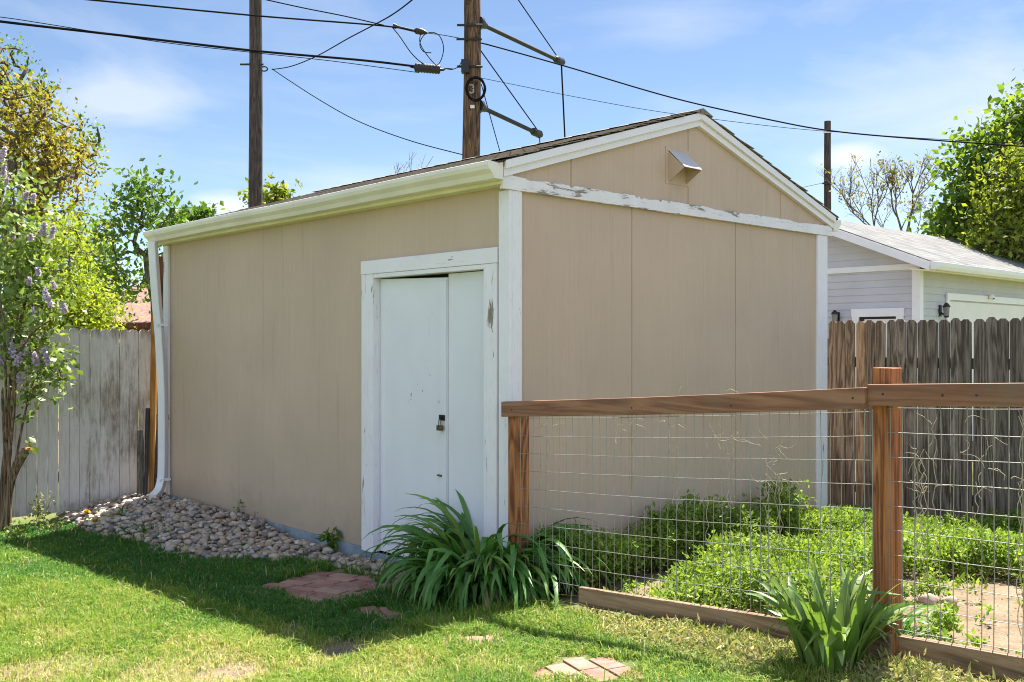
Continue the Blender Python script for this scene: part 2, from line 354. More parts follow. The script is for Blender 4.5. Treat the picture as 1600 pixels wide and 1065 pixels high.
def groundmat():
    t = NT('lawn_soil'); c = t.coord(); big = t.noise(c, .55, 5, .6); mid = t.noise(c, 5, 6, .7); fine = t.noise(c, 70, 5, .8)
    sc = t.coord(scale=(1, 1, 1), loc=(0, 0, 0))
    thatch = t.ramp(fine, [(.3, (.085, .08, .035)), (.5, (.17, .165, .07)), (.7, (.32, .28, .15))])
    green = t.ramp(fine, [(.3, (.05, .085, .02)), (.7, (.14, .19, .05))])
    lawn = t.mix(t.ramp(t.math('ADD', t.math('MULTIPLY', big, .5), t.math('MULTIPLY', mid, .5)), [(.42, 0), (.6, 1)]), green, thatch)
    soil = t.ramp(t.math('ADD', t.math('MULTIPLY', fine, .55), t.math('MULTIPLY', mid, .45)), [(.3, (.075, .055, .037)), (.5, (.20, .15, .10)), (.68, (.34, .265, .18))])
    # the vegetable bed lies to the right of the wire fence, bare earth under the shed and the rock bed
    sx = t.n('ShaderNodeSeparateXYZ'); t.l(t.coord(), sx.inputs[0])
    U_ = t.math('ADD', t.math('ADD', t.math('MULTIPLY', sx.outputs[0], cT), t.math('MULTIPLY', sx.outputs[1], sT)), -(CX*cT+CY*sT))
    V_ = t.math('ADD', t.math('ADD', t.math('MULTIPLY', sx.outputs[0], -sT), t.math('MULTIPLY', sx.outputs[1], cT)), (CX*sT-CY*cT))
    wob = t.math('MULTIPLY', t.math('SUBTRACT', mid, .5), .3)
    bedm = t.ramp(t.math('ADD', t.math('ADD', U_, wob), .5), [(.48, 0), (.56, 1)])
    bedm = t.math('MULTIPLY', bedm, t.ramp(t.math('MULTIPLY', U_, .1), [(.43, 1), (.45, 0)]))
    rk = t.math('MULTIPLY', t.ramp(t.math('ADD', t.math('ADD', U_, wob), 1), [(.16, 0), (.3, 1)]), t.ramp(t.math('MULTIPLY', V_, .1), [(.12, 0), (.16, 1)]))
    rk = t.math('MULTIPLY', rk, t.ramp(t.math('MULTIPLY', V_, .1), [(.54, 1), (.58, 0)]))
    m = t.math('MAXIMUM', bedm, rk)
    # bare worn spots in the lawn
    for (px, py, r0, r1) in ((372, 1052, .10, .34), (540, 1014, .05, .24), (20, 1055, .05, .22), (660, 1030, .03, .16)):
        p = gp(px, py); d = t.n('ShaderNodeVectorMath', operation='DISTANCE'); t.l(t.coord(), d.inputs[0]); d.inputs[1].default_value = p
        sp = t.ramp(t.math('ADD', d.outputs['Value'], t.math('MULTIPLY', wob, .8)), [(r0, 1), (r1, 0)]); m = t.math('MAXIMUM', m, sp)
    return t.pbr(t.mix(m, lawn, soil), .95, t.bump(t.math('ADD', fine, mid), .6, .01), .1)
M['ground'] = groundmat()
# ------------------------------------------------------------------ light, sky, camera
sun_u, sun_v = .50, .15
sd = Vector((sun_u*cT-sun_v*sT, sun_u*sT+sun_v*cT, 1)).normalized()
EL = math.asin(sd.z); AZ = math.atan2(sd.x, sd.y)
sl = bpy.data.lights.new('sun', 'SUN'); sl.energy = 5.0; sl.angle = R(.53); sl.color = (1, .95, .87)
so = bpy.data.objects.new('sun', sl); COL.objects.link(so); so.rotation_euler = (-sd).to_track_quat('-Z', 'Y').to_euler(); so.location = (8, 12, 20)
w = bpy.data.worlds.new('World'); S.world = w; w.use_nodes = True; nt = w.node_tree; nt.nodes.clear()
def wn(typ, **k):
    nd = nt.nodes.new(typ)
    for a, b in k.items(): setattr(nd, a, b)
    return nd
def wl(a, b): nt.links.new(a, b)
sky = wn('ShaderNodeTexSky', sky_type='NISHITA'); sky.sun_disc = False; sky.sun_elevation = EL; sky.sun_rotation = AZ
sky.air_density = 1.0; sky.dust_density = .25; sky.ozone_density = 1.4; sky.altitude = 1600
tc = wn('ShaderNodeTexCoord'); sep = wn('ShaderNodeSeparateXYZ'); wl(tc.outputs['Generated'], sep.inputs[0])
def wmath(op, a, b=0.0, clamp=False):
    nd = wn('ShaderNodeMath', operation=op, use_clamp=clamp)
    for i, x in enumerate((a, b)):
        if isinstance(x, (int, float)): nd.inputs[i].default_value = x
        else: wl(x, nd.inputs[i])
    return nd.outputs[0]
def wramp(f, stops):
    nd = wn('ShaderNodeValToRGB'); cr = nd.color_ramp
    while len(cr.elements) < len(stops): cr.elements.new(.5)
    for e, (p, c) in zip(cr.elements, stops): e.position = p; e.color = (c, c, c, 1)
    wl(f, nd.inputs[0]); return nd.outputs[0]
mp = wn('ShaderNodeMapping'); mp.inputs['Scale'].default_value = (1.3, 1.3, 4.2); mp.inputs['Rotation'].default_value = (0, R(14), 0); wl(tc.outputs['Generated'], mp.inputs[0])
nz = wn('ShaderNodeTexNoise'); nz.inputs['Scale'].default_value = 2.6; nz.inputs['Detail'].default_value = 7; nz.inputs['Roughness'].default_value = .58; nz.inputs['Distortion'].default_value = .5; wl(mp.outputs[0], nz.inputs['Vector'])
veil = wramp(nz.outputs['Fac'], [(.50, 0), (.85, .35)])
cl = veil
for (px, py, r, a) in ((170, 150, .085, .45), (1330, 246, .035, .8), (350, 325, .045, 1.0), (1560, 110, .20, .42), (1050, 40, .10, .25), (560, 330, .12, .35), (90, 235, .12, .25), (1390, 300, .14, .3)):
    dv = Vector(((px-800)/F, 1, (HY-py)/F)).normalized()
    vs_ = wn('ShaderNodeVectorMath', operation='SUBTRACT'); wl(tc.outputs['Generated'], vs_.inputs[0]); vs_.inputs[1].default_value = dv
    vm = wn('ShaderNodeVectorMath', operation='MULTIPLY'); wl(vs_.outputs[0], vm.inputs[0]); vm.inputs[1].default_value = (1, 1, 2.4)
    ln = wn('ShaderNodeVectorMath', operation='LENGTH'); wl(vm.outputs[0], ln.inputs[0])
    dd = wmath('ADD', ln.outputs['Value'], wmath('MULTIPLY', wmath('SUBTRACT', nz.outputs['Fac'], .5), -r*3.0))
    cl = wmath('MAXIMUM', cl, wmath('MULTIPLY', wramp(dd, [(0, 1), (r, 0)]), a))
# unseen bluish cloud layer behind the viewer, added to fill the shaded walls
fill_bank = wmath('MULTIPLY', wramp(wmath('ADD', wmath('MULTIPLY', sep.outputs[1], -.5), wmath('MULTIPLY', nz.outputs['Fac'], .8)), [(.42, 0), (.60, 1)]), .9)
mx = wn('ShaderNodeMix', data_type='RGBA'); wl(cl, mx.inputs[0]); wl(sky.outputs[0], mx.inputs[6]); mx.inputs[7].default_value = (7.0, 7.05, 7.2, 1)
bg = wn('ShaderNodeBackground'); bg.inputs[1].default_value = .0505; mx2 = wn('ShaderNodeMix', data_type='RGBA'); wl(fill_bank, mx2.inputs[0]); wl(mx.outputs[2], mx2.inputs[6]); mx2.inputs[7].default_value = (5.6, 6.7, 8.6, 1); wl(mx2.outputs[2], bg.inputs[0])
wo = wn('ShaderNodeOutputWorld'); wl(bg.outputs[0], wo.inputs[0])
cam = bpy.data.cameras.new('camera'); co = bpy.data.objects.new('camera', cam); COL.objects.link(co); S.camera = co
co.location = (0, 0, CAMZ); co.rotation_euler = (PI/2, 0, 0); cam.sensor_width = 36; cam.lens = F/1600*36; cam.shift_y = (HY-532.5)/1600; cam.clip_end = 2000; cam.clip_start = .05
S.view_settings.view_transform = 'Standard'; S.view_settings.look = 'None'; S.view_settings.exposure = 1.72; S.view_settings.gamma = 1
S.render.engine = 'CYCLES'
S.cycles.filter_width = 1.05; S.cycles.max_bounces = 8; S.cycles.diffuse_bounces = 4; S.cycles.transmission_bounces = 4; S.cycles.caustics_reflective = False; S.cycles.caustics_refractive = False
# ------------------------------------------------------------------ ground
def make_ground():
    xs = np.concatenate([[-600, -250, -120, -60, -30, -18, -12, -9, -7], np.arange(-6, 6.01, .09), [7, 9, 12, 18, 30, 60, 120, 250, 600]])
    ys = np.concatenate([[-600, -200, -80, -30, -12, -5, -1, 1], np.arange(2.4, 12.01, .09), [13, 15, 18, 24, 36, 60, 120, 250, 600]])
    X, Y = np.meshgrid(xs, ys); Z = g(X, Y); V = np.stack([X, Y, Z], -1).reshape(-1, 3)
    nx = len(xs); i, j = np.meshgrid(np.arange(nx-1), np.arange(len(ys)-1)); a = (j*nx+i).ravel()
    o = link('ground', npmesh('ground', V, [np.stack([a, a+1, a+nx+1, a+nx], 1)], True), M['ground']); o['kind'] = 'structure'
make_ground()
# ------------------------------------------------------------------ shed
SH = empty('garden_shed', (CX, CY, 0), TH, 'tan wooden garden shed with white peeling trim and white double door', 'shed')
L_, W_ = 4.89, 3.66; SL = .307; APEX = 3.02                                # rake underside: z = APEX - SL*|u-W/2|
def rk(u): return APEX-SL*abs(u-W_/2)
def grooved(n0, n1, pitch=.2032, gw=.010, gd=.004, seams=()):
    pts = [(n0, 0.0)]; k = n0+pitch*.55
    while k < n1-.03:
        seam = any(abs(k-s) < pitch/2 for s in seams); w_, d_ = (gw*1.1, gd*2.2) if seam else (gw*.75, gd*.55)
        pts += [(k-w_/2, 0), (k-w_/2+.002, d_), (k+w_/2-.002, d_), (k+w_/2, 0)]; k += pitch
    return pts+[(n1, 0.0)]
mb = MB()                                                                 # front (gable) wall, plane v=0
gpts = grooved(0, W_, seams=(u_at(1000, 0), u_at(1160, 0)), gd=.003)
for (a, da), (b, db) in zip(gpts, gpts[1:]):
    mid = W_/2
    if a < mid < b: seq = [(a, mid), (mid, b)]
    else: seq = [(a, b)]
    for p, q in seq:
        mb.add([(p, da, 0), (q, db, 0), (q, db, 2.40), (p, da, 2.40)], [(0, 1, 2, 3)])
for (a, da), (b, db) in zip(*(lambda q: (q, q[1:]))(grooved(0, W_, seams=(u_at(907, 0), u_at(1085, 0), u_at(1226, 0)), gd=.003))):
    for p, q in ([(a, mid), (mid, b)] if a < mid < b else [(a, b)]):
        mb.add([(p, da-.012, 2.40), (q, db-.012, 2.40), (q, db-.012, rk(q)+.03), (p, da-.012, rk(p)+.03)], [(0, 1, 2, 3)])
mb.add([(0, .05, 0), (W_, .05, 0), (W_, .05, 2.4), (0, .05, 2.4)], [(3, 2, 1, 0)])
mb.build('gable_wall', M['siding'], SH)
# door opening on plane u=0
dv0, dv1 = v_at(757.5, .0), v_at(588, .0)                                  # right and left jamb
dzt = z_uv(420, .0, (dv0+.02))
mb = MB()
gpts = grooved(0, L_, gd=.0014)
def lw(v): return 2.42
for (a, da), (b, db) in zip(gpts, gpts[1:]):
    cuts = [a]+[c for c in (dv0, dv1) if a < c < b]+[b]
    for p, q in zip(cuts, cuts[1:]):
        z0 = dzt if dv0-1e-6 <= p and q <= dv1+1e-6 else 0
        mb.add([(da, p, z0), (db, q, z0), (db, q, 2.42), (da, p, 2.42)], [(3, 2, 1, 0)])
mb.build('door_wall', M['siding'], SH)
mb = MB(); mb.add([(W_, 0, 0), (W_, L_, 0), (W_, L_, 2.42), (W_, 0, 2.42)], [(0, 1, 2, 3)])
mb.add([(0, L_, 0), (W_, L_, 0), (W_, L_, 2.42), (W_/2, L_, 3.05), (0, L_, 2.42)], [(4, 3, 2, 1, 0)])
mb.build('rear_wall', M['siding'], SH)
mb = MB().box(-.012, .03, dv1+.11, L_, -.20, -.002).box(-.012, .03, 0, dv0-.11, -.20, -.002).box(-.006, .03, dv0-.11, dv1+.11, -.2, -.02).box(0, W_, -.008, .03, -.3, -.002)
mb.build('foundation_skirt', M['skirt'], SH, .003)
# corner boards
cb0 = v_at(779.5, -.022)
MB().box(-.024, -.001, -.022, cb0, .0, 2.364).build('corner_board', M['trim'], SH, .002)
MB().box(.0, u_at(815.5, -.022), -.0225, -.001, .0, 2.364).build('corner_board', M['trim'], SH, .002)
MB().box(u_at(1277.5, -.022), W_+.022, -.0225, -.001, .0, 2.364).build('corner_board', M['trim'], SH, .002)
MB().box(-.024, -.001, L_-.085, L_+.02, .0, 2.385).build('corner_board', M['trim'], SH, .002)
# band board with a ragged, rotten upper edge
def ragged_band():
    mb = MB(); n = 150; u0, u1 = -.085, W_+.075; top = []; bot = []
    for i in range(n+1):
        u = u0+(u1-u0)*i/n
        rr = random.random(); dip = .012*max(0, math.sin(u*5.1+1)*math.sin(u*11.3))+.004*random.random()+(.014 if rr > .93 else 0)
        fade = 1 if .1 < u < W_-.2 else .3
        top.append((u, 2.447-dip*fade)); bot.append((u, 2.3655-(.003*random.random() if random.random() > .7 else 0)))
    vs = []
    for (u, t_), (_, b_) in zip(top, bot):
        lean = .004*math.sin(u*9)
        vs += [(u, -.033, b_), (u, -.036-lean*.3, t_), (u, -.005, t_-.002), (u, -.005, b_)]
    fs = []
    for i in range(n):
        a = i*4; b = a+4
        fs += [(a, b, b+1, a+1), (a+1, b+1, b+2, a+2), (a+3, a, a, b)[0:0] or (a+3, b+3, b, a)]
    fs += [(0, 1, 2, 3), (n*4+3, n*4+2, n*4+1, n*4)]
    mb.add(vs, fs); mb.build('band_board', M['band'], SH)
ragged_band()
# rake boards (two layers), both sides of the gable
RU0, RU1 = -.088, W_+.088
for s in (-1, 1):
    ue = RU0 if s < 0 else RU1; um = W_/2
    def q(u, d): return (u, 0, rk(u)+d)
    def rake(d0, d1, y0, y1, nm):
        MB().prism([(ue, y0, rk(ue)+d0), (um+s*.0006, y0, rk(um)+d0), (um+s*.0006, y0, rk(um)+d1), (ue, y0, rk(ue)+d1)], (0, y1-y0, 0)).build(nm, M['rake'], SH, .0015)
    rake(0, .060, -.046, -.0125, 'rake_board'); rake(.046, .096, -.066, -.0465, 'rake_board')
# roof: thin deck plus courses of shingles with a ragged edge along the rake
DECK = .090
for s in (-1, 1):
    ue = -.135 if s < 0 else W_+.135; um = W_/2
    MB().prism([(ue, -.06, rk(ue)+DECK), (um, -.06, rk(um)+DECK), (um, -.06, rk(um)+DECK+.012), (ue, -.06, rk(ue)+DECK+.012)], (0, L_+.12, 0)).build('roof_deck', M['dark'], SH)
    mb = MB(); n = 15
    for i in range(n):
        a0 = ue+(um-ue)*(i/n); a1 = ue+(um-ue)*min(1, (i+1.35)/n)
        v = -.07
        while v < L_+.05:
            l = .305; va = v+random.uniform(-.012, .006) if v < 0 else v+.002; vb = min(v+l, L_+.07)
            lift = random.uniform(0, .003)*(random.random() < .5) if v > 0 else random.uniform(0, .010)
            z0 = rk(a0)+DECK+.013+.006; z1 = rk(a1)+DECK+.0135
            mb.add([(a0, va, z0+lift), (a1, va, z1), (a1, vb, z1), (a0, vb, z0+lift*.4), (a0, va, z0+lift+.0045), (a1, va, z1+.004), (a1, vb, z1+.004), (a0, vb, z0+lift*.4+.0045)],
                   [(0, 3, 2, 1), (4, 5, 6, 7), (0, 1, 5, 4), (1, 2, 6, 5), (2, 3, 7, 6), (3, 0, 4, 7)])
            v += l+.003+random.uniform(0, .002)
    mb.build('roof_shingles', M['shingle'], SH)
mb = MB(); v = -.075
while v < L_+.05:
    l = .2; um = W_/2; zc = rk(um)+DECK+.033
    mb.add([(um-.13, v, zc-.04), (um, v-.004, zc+random.uniform(0, .004)), (um+.13, v, zc-.04), (um-.13, v+l, zc-.036), (um, v+l, zc+.003), (um+.13, v+l, zc-.036)], [(0, 1, 4, 3), (1, 2, 5, 4), (2, 1, 0), (3, 4, 5)]); v += .197
mb.build('ridge_cap', M['shingle'], SH)
# soffit board and gutters
MB().box(-.092, -.0015, -.03, L_+.02, 2.392, 2.52).build('eave_board', M['soffit'], SH, .003)
MB().box(W_+.0015, W_+.088, -.03, L_+.02, 2.392, 2.52).build('eave_board', M['soffit'], SH, .003)
def gutter(sgn, x0, name):
    prof = [(0, .105), (0, .0), (.068, .0), (.084, .028), (.112, .052), (.122, .075), (.122, .096), (.112, .100), (.108, .092), (.114, .078), (.106, .057), (.078, .033), (.063, .005), (.004, .005), (.004, .105)]
    z0 = 2.414; mb = MB(); y0, y1 = -.045, L_+.03; n = 24
    for i, (a, b) in enumerate(zip(prof, prof[1:])):
        for k in range(n):
            ya, yb = y0+(y1-y0)*k/n, y0+(y1-y0)*(k+1)/n; da = .003*math.sin(ya*2.3); db = .003*math.sin(yb*2.3)
            mb.add([(x0+sgn*a[0], ya, z0+a[1]+da), (x0+sgn*b[0], ya, z0+b[1]+da), (x0+sgn*b[0], yb, z0+b[1]+db), (x0+sgn*a[0], yb, z0+a[1]+db)], [(0, 1, 2, 3) if sgn < 0 else (3, 2, 1, 0)])
    out = [(x0+sgn*a, z0+b) for a, b in prof[:8]]+[(x0+sgn*.004, z0+.09)]
    o = mb.build(name, M['gutter'], SH)
    for yy in (y0, y1):
        MB().prism([(a, yy-.0012, b) for a, b in out], (0, .0024, 0)).build('gutter_end_cap', M['gutter'], o)
    for k in range(7):
        y = .35+k*.72; MB().box(x0+sgn*.001, x0+sgn*.119, y-.008, y+.008, z0+.099, z0+.1015).build('gutter_strap', M['steel'], o)
    return o
GL = gutter(-1, -.095, 'gutter'); gutter(1, W_+.09, 'gutter')
# downspout
dp = [toL(at(x, y, Y)) for x, y, Y in ((239.5, 378, 9.17), (239.5, 392, 9.18), (245, 473, 9.22), (248.5, 510, 9.24), (253, 590, 9.26), (254.5, 660, 9.27), (254, 735, 9.27), (251, 757, 9.25), (246, 769, 9.20), (238, 778, 9.10))]
sec = [(-.040, -.029), (-.034, -.035), (.034, -.035), (.040, -.029), (.040, .029), (.034, .035), (-.034, .035), (-.040, .029)]
o = MB().sweep(spline(dp, 5), sec, up=(-.7, .7, 0), smooth=False).build('downspout', M['spout'], SH)
for (x, y, Y) in ((250, 508, 9.24), (254.5, 748, 9.27)):
    c = toL(at(x, y, Y)); MB().box(c[0]-.043, c[0]+.06, c[1]-.043, c[1]+.043, c[2]-.012, c[2]+.012).build('downspout_strap', M['spout'], o, .002)
# door trim and doors
TU = -.030                                                                 # face of the casing
ov0, ov1 = v_at(775.5, TU), v_at(564.5, TU)
iv0, iv1 = v_at(757.8, TU), v_at(580.5, TU)
zl, zr = z_uv(408, TU, ov1), z_uv(387.5, TU, ov0); zt = .5*(zl+zr); zb_ = z_uv(403, TU, (ov0+iv0)/2)
zin = zt-.095
MB().box(TU, -.0012, iv1, ov1, -.015, zin-.001).build('door_casing', M['trim'], SH, .003)
MB().box(TU, -.0012, ov0, iv0, .0, zin-.001).build('door_casing', M['trim'], SH, .003)
MB().box(TU-.003, -.0012, ov0-.004, ov1+.004, zin, zt).build('door_casing', M['trim_h'], SH, .003)
J = .075                                                                   # how deep the doors sit
MB().box(-.0285, J+.02, iv1-.016, iv1-.0005, -.01, zin-.03).box(-.0285, J+.02, iv0+.0005, iv0+.016, -.01, zin-.03).box(-.0285, J+.02, iv0+.0005, iv1-.0005, zin-.0295, zin-.0015).build('door_jamb', M['soffit' if 0 else 'trim'], SH, .002)
MB().box(J+.05, J+.06, iv0+.01, iv1-.01, -.01, zin-.02).build('door_backing', M['dark'], SH)
vm = v_at(700, .035)
mb = MB(); z0, z1 = -.005, zin-.047                                         # left leaf hangs out of square: a wedge of dark shows above it
mb.prism([(.030, vm+.003, z0), (.030, iv1-.021, z0), (.030, iv1-.021, z1+.012), (.030, vm+.003, z1-.012)], (.035, 0, 0))
dl = mb.build('door', M['door'], SH, .002); dl['label'] = 'wide door leaf with hasp, padlock and chipped paint, hanging out of square'
MB().box(.018, .0295, vm+.004, vm+.062, .0, z1-.03).build('door_batten', M['door'], dl, .002)
MB().box(.040, .075, iv0+.017, vm+.001, z0, z1+.012).build('door', M['door'], SH, .002)
hv = v_at(690, .01); hz = z_uv(652, .01, hv)
hs = MB().box(.006, .0175, hv-.028, hv+.026, hz-.016, hz+.020).box(-.010, .008, hv-.012, hv+.002, hz-.014, hz+.014).build('hasp', M['black'], dl, .002)
k = MB().box(-.020, .004, hv-.026, hv+.018, hz-.080, hz-.046); k.tube([(-.008, hv-.014, hz-.046), (-.008, hv-.013, hz-.015), (-.008, hv-.004, hz-.008), (-.008, hv+.006, hz-.015), (-.008, hv+.007, hz-.046)], .004)
k.build('padlock', M['brass'], dl, .003)
h2 = z_uv(742, .01, v_at(686, .01)); MB().box(.012, .0175, v_at(686, .01)-.02, v_at(686, .01)+.025, h2-.006, h2+.006).build('latch_scar', M['brass'], dl)
# hood vent
vu0, vu1 = u_at(1043.5, -.01), u_at(1071, -.01)
vt = z_uv(236, vu0, -.01); vb = z_uv(291, vu1, -.01)+.015; pr = .135
HV = MB(); wv = vu1-vu0
zl_ = vb+.03
HV.prism([(vu0, -.02, vt), (vu1, -.02, vt), (vu1, -.02-pr, zl_+.05), (vu0, -.02-pr, zl_+.05)], (0, .002, .006))
hood = HV.build('vent_hood', plain('grey_vent_enamel', (.50, .475, .50), .85, 0, .06, 6), SH)
ck = MB()
for uu in (vu0, vu1-.003): ck.prism([(uu, -.0155, vt-.004), (uu, -.018-pr, zl_+.047), (uu, -.012, vb-.01)], (.003, 0, 0))
ck.build('vent_cheek', M['siding'], hood)
MB().box(vu0-.03, vu1+.03, -.0165, -.0125, vb-.02, vt+.03).build('vent_flange', M['siding'], hood, .001)
MB().box(vu0+.025, vu0+.5*(vu1-vu0), -.02, -.0168, vb+.06, vt-.05).build('vent_opening', M['dark'], hood)
# ------------------------------------------------------------------ picket fences
def picket(mb, s, w_, h, th, z0, round_top=True):
    lean = random.gauss(0, .004); bow = random.uniform(-.004, .004); c = w_*.27
    if round_top: top = [(w_/2, h-.036), (w_*.44, h-.016), (w_*.30, h-.003), (0, h), (-w_*.30, h-.003), (-w_*.44, h-.016), (-w_/2, h-.036)]
    else: top = [(w_/2, h-.026), (w_/2-.024, h), (-w_/2+.024, h), (-w_/2, h-.026)]
    out = [(-w_/2, 0), (w_/2, 0), (w_/2+bow, h*.5)]+top+[(-w_/2+bow, h*.5)]
    y = random.uniform(-.004, .004)
    mb.prism([(s+a+lean*b, y-th/2, z0+b) for a, b in out], (0, th, 0))
FB = 5.30
LF = empty('picket_fence', W(0.04, FB, -.13), TH, 'worn whitewashed picket fence behind the lilac, left of the shed', 'fence')
mb = MB(); s = -7.0
while s < .12: picket(mb, s, .0885+random.uniform(-.002, .002), 1.715+random.uniform(-.008, .008), .017, 0); s += .0945
mb.build('pickets', M['pickets_white'], LF)
MB().box(-7.05, .1, .011, .048, .28, .37).build('rail', M['plank_grey'], LF); MB().box(-7.05, .1, .011, .048, 1.28, 1.37).build('rail', M['plank_grey'], LF)
for k in range(4): MB().box(-.6-2.4*k, -.51-2.4*k, .049, .138, -.1, 1.6).build('fence_post', M['plank_grey'], LF)
RU = 4.36
RF = empty('picket_fence', W(RU, 0, -.26), TH, 'weathered brown-grey dog-eared picket fence running right of the shed', 'fence')
mb = MB(); s = -4.6
while s < 5.0:
    h = 1.915+random.uniform(-.010, .010)
    t_ = MB(); picket(t_, 0, .0885+random.uniform(-.003, .003), h, .017, 0, False)
    mb.add([(y_, s+x_, z_) for x_, y_, z_ in t_.v], [f[::-1] for f in t_.f]); s += .0945 if s < .2 or s > .6 else .0965
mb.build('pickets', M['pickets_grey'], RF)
for z in (.36, 1.5): MB().box(.011, .048, -4.6, 5.0, z, z+.09).build('rail', M['plank_grey'], RF)
for k in range(4): MB().box(.049, .138, -1.7+2.1*k, -1.61+2.1*k, -.1, 1.75).build('fence_post', M['plank_grey'], RF)
# ------------------------------------------------------------------ wire garden fence
GF = empty('garden_fence', W(0, 0, 0), TH, 'stained timber and welded wire garden fence in front of the gable wall', 'fence')
pv2 = -2.345
gA, gB, gC = gz(*W(-.03, -.13)[:2]), gz(*W(0, pv2)[:2]), gz(*W(0, -3.4)[:2])
MB().box(-.085, .004, -.165, -.076, gA-.25, 1.03).build('post', M['redwood_z'], GF, .004)
MB().box(-.045, .044, pv2-.0445, pv2+.0445, gB-.3, 1.352).build('post', M['redwood_z'], GF, .004)
MB().box(-.045, .044, -4.74, -4.65, .0, 1.5).build('post', M['redwood_z'], GF, .004)
def railbar(v0, z0, v1, z1, u0, u1, nm, m, h=.089, bow=.0):
    mb = MB(); n = 20
    for zo in (0,):
        vs = []
        for i in range(n+1):
            t_ = i/n; v = v0+(v1-v0)*t_; z = z0+(z1-z0)*t_+bow*math.sin(PI*t_)
            vs += [(u0, v, z-h), (u1, v, z-h), (u1, v, z), (u0, v, z)]
        fs = [(3, 2, 1, 0), (n*4, n*4+1, n*4+2, n*4+3)]
        for i in range(n):
            a = i*4; b = a+4; fs += [(a, a+1, b+1, b), (a+1, a+2, b+2, b+1), (a+2, a+3, b+3, b+2), (a+3, a, b, b+3)]
        mb.add(vs, fs)
    return mb.build(nm, M[m], GF, .004)
r1 = railbar(-.058, 1.113, pv2+.038, 1.2715, -.124, -.0855, 'rail', 'redwood_y', bow=-.006)
r2 = railbar(pv2+.040, 1.283, -4.7, 1.40, -.0995, -.052, 'rail', 'redwood_y', bow=-.008)
for rr_, lst in ((r1, ((-.15, 1.07), (-1.05, 1.125), (-1.65, 1.165), (pv2+.09, 1.225))), (r2, ((pv2-.03, 1.245), (-2.62, 1.25), (-2.75, 1.255)))):
    for v, z in lst:
        m_ = MB(); m_.sweep([(-.1255 if rr_ is r1 else -.101, v, z), (-.123 if rr_ is r1 else -.098, v, z)], [(.005*math.cos(a), .005*math.sin(a)) for a in np.linspace(0, 2*PI, 9)[:-1]]); m_.build('screw_head', M['steel'], rr_)
def wires(v0, z0, v1, z1, h0, h1, u_, nm, gapseg):
    # welded mesh: lines every 102 mm, stays every 51 mm, slack and a little bent
    mb = MB(); n = 34
    def ev(t_): return Vector((u_+.010*math.sin(t_*9+1)*math.sin(PI*t_), v0+(v1-v0)*t_, z0+(z1-z0)*t_))
    rows = int(max(h0, h1)/.1016)+1
    for r_ in range(rows):
        pts = []
        for i in range(n+1):
            t_ = i/n; p = ev(t_); sag = -.010*math.sin(PI*t_)*(.6+.4*math.sin(r_*1.7))+.0012*math.sin(t_*31+r_*2.1)*math.sin(t_*7+r_)
            pts.append((p.x+.003*math.sin(t_*23+r_), p.y, p.z-.03-r_*.1016+sag))
        mb.tube(pts, .0014, 4)
    m = int(abs(v1-v0)/.0508)
    for i in range(m+1):
        t_ = min(1, (i+.3)/m); p = ev(t_); hh = h0+(h1-h0)*t_; k1, k2 = random.uniform(-.006, .006), random.uniform(-.006, .006)
        mb.tube([(p.x+.002, p.y, p.z-.02), (p.x+.004, p.y+k1, p.z-.25*hh), (p.x+.001, p.y+k2, p.z-.6*hh), (p.x+.002, p.y+k1, p.z-hh)], .0019, 4)
    return mb.build(nm, M['wire'], GF)
zc = lambda v: gz(*W(0, v)[:2])
wires(-.17, 1.05, pv2+.02, 1.20, .98, 1.10, -.088, 'wire_mesh', None)
wires(pv2-.02, 1.215, -4.65, 1.32, 1.05, 1.10, -.048, 'wire_mesh', None)
# boards along the foot of the fence
def zb_at(x, y, u_): v = v_at(x, u_); return v, z_uv(y, u_, v)
a0 = zb_at(905, 916, -.13); a1 = zb_at(1392, 993, -.13); b1 = zb_at(1600, 1026, -.10)
MB().prism([(-.138, a0[0], a0[1]-.10), (-.10, a0[0], a0[1]-.10), (-.10, a0[0], a0[1]), (-.138, a0[0], a0[1])], (0, a1[0]-a0[0], a1[1]-a0[1]+.004)).build('base_board', M['base_y'], GF, .005)
sl_ = (b1[1]-a1[1])/(b1[0]-a1[0])
MB().prism([(-.112, a1[0]-.02, a1[1]-.15), (-.072, a1[0]-.02, a1[1]-.15), (-.072, a1[0]-.02, a1[1]+.002), (-.112, a1[0]-.02, a1[1]+.002)], (0, -4.0-a1[0], sl_*(-4.0-a1[0]))).build('base_board', M['base_y'], GF, .005)
#PART2
# ------------------------------------------------------------------ neighbour's garage
gx = at(1436, 412, 15.0)
GZ0 = -.2
GA = empty('neighbour_garage', (gx.x, gx.y, GZ0), TH, 'grey lap-sided garage with pale shingle roof and cream roll-up door behind the brown fence', 'garage')
def GL2(p):                                   # world -> garage frame
    dx, dy = p[0]-gx.x, p[1]-gx.y; return (dx*cT+dy*sT, -dx*sT+dy*cT, p[2]-GZ0)
def gv_at(x):                                 # pixel column on the garage's left face
    k = (x-800)/F; return (gx.x-k*gx.y)/(sT+k*cT)
def gu_at(x):
    k = (x-800)/F; return (k*gx.y-gx.x)/(cT-k*sT)
def gz_at(y, u, v): return CAMZ-(y-HY)/F*(gx.y+u*sT+v*cT)-GZ0
GH = gz_at(412, 0, 0)+.03; GVR = 2.0; GSL = .41; GLN = 9.0
def groof(v): return GH+.06+GSL*(GVR-abs(v-GVR))
def laps(z0, z1, p=.115): 
    z = z0; out = [(0.0, z0)]
    while z < z1-.001:
        zz = min(z+p, z1); out += [(-.012, z+.001), (0.0, zz)]; z = zz
    return out
mb = MB(); pr = laps(0, GH+.02)
mb.add([(0, o_, z) for o_, z in pr]+[(GLN, o_, z) for o_, z in pr], [(i, len(pr)+i, len(pr)+i+1, i+1) for i in range(len(pr)-1)])
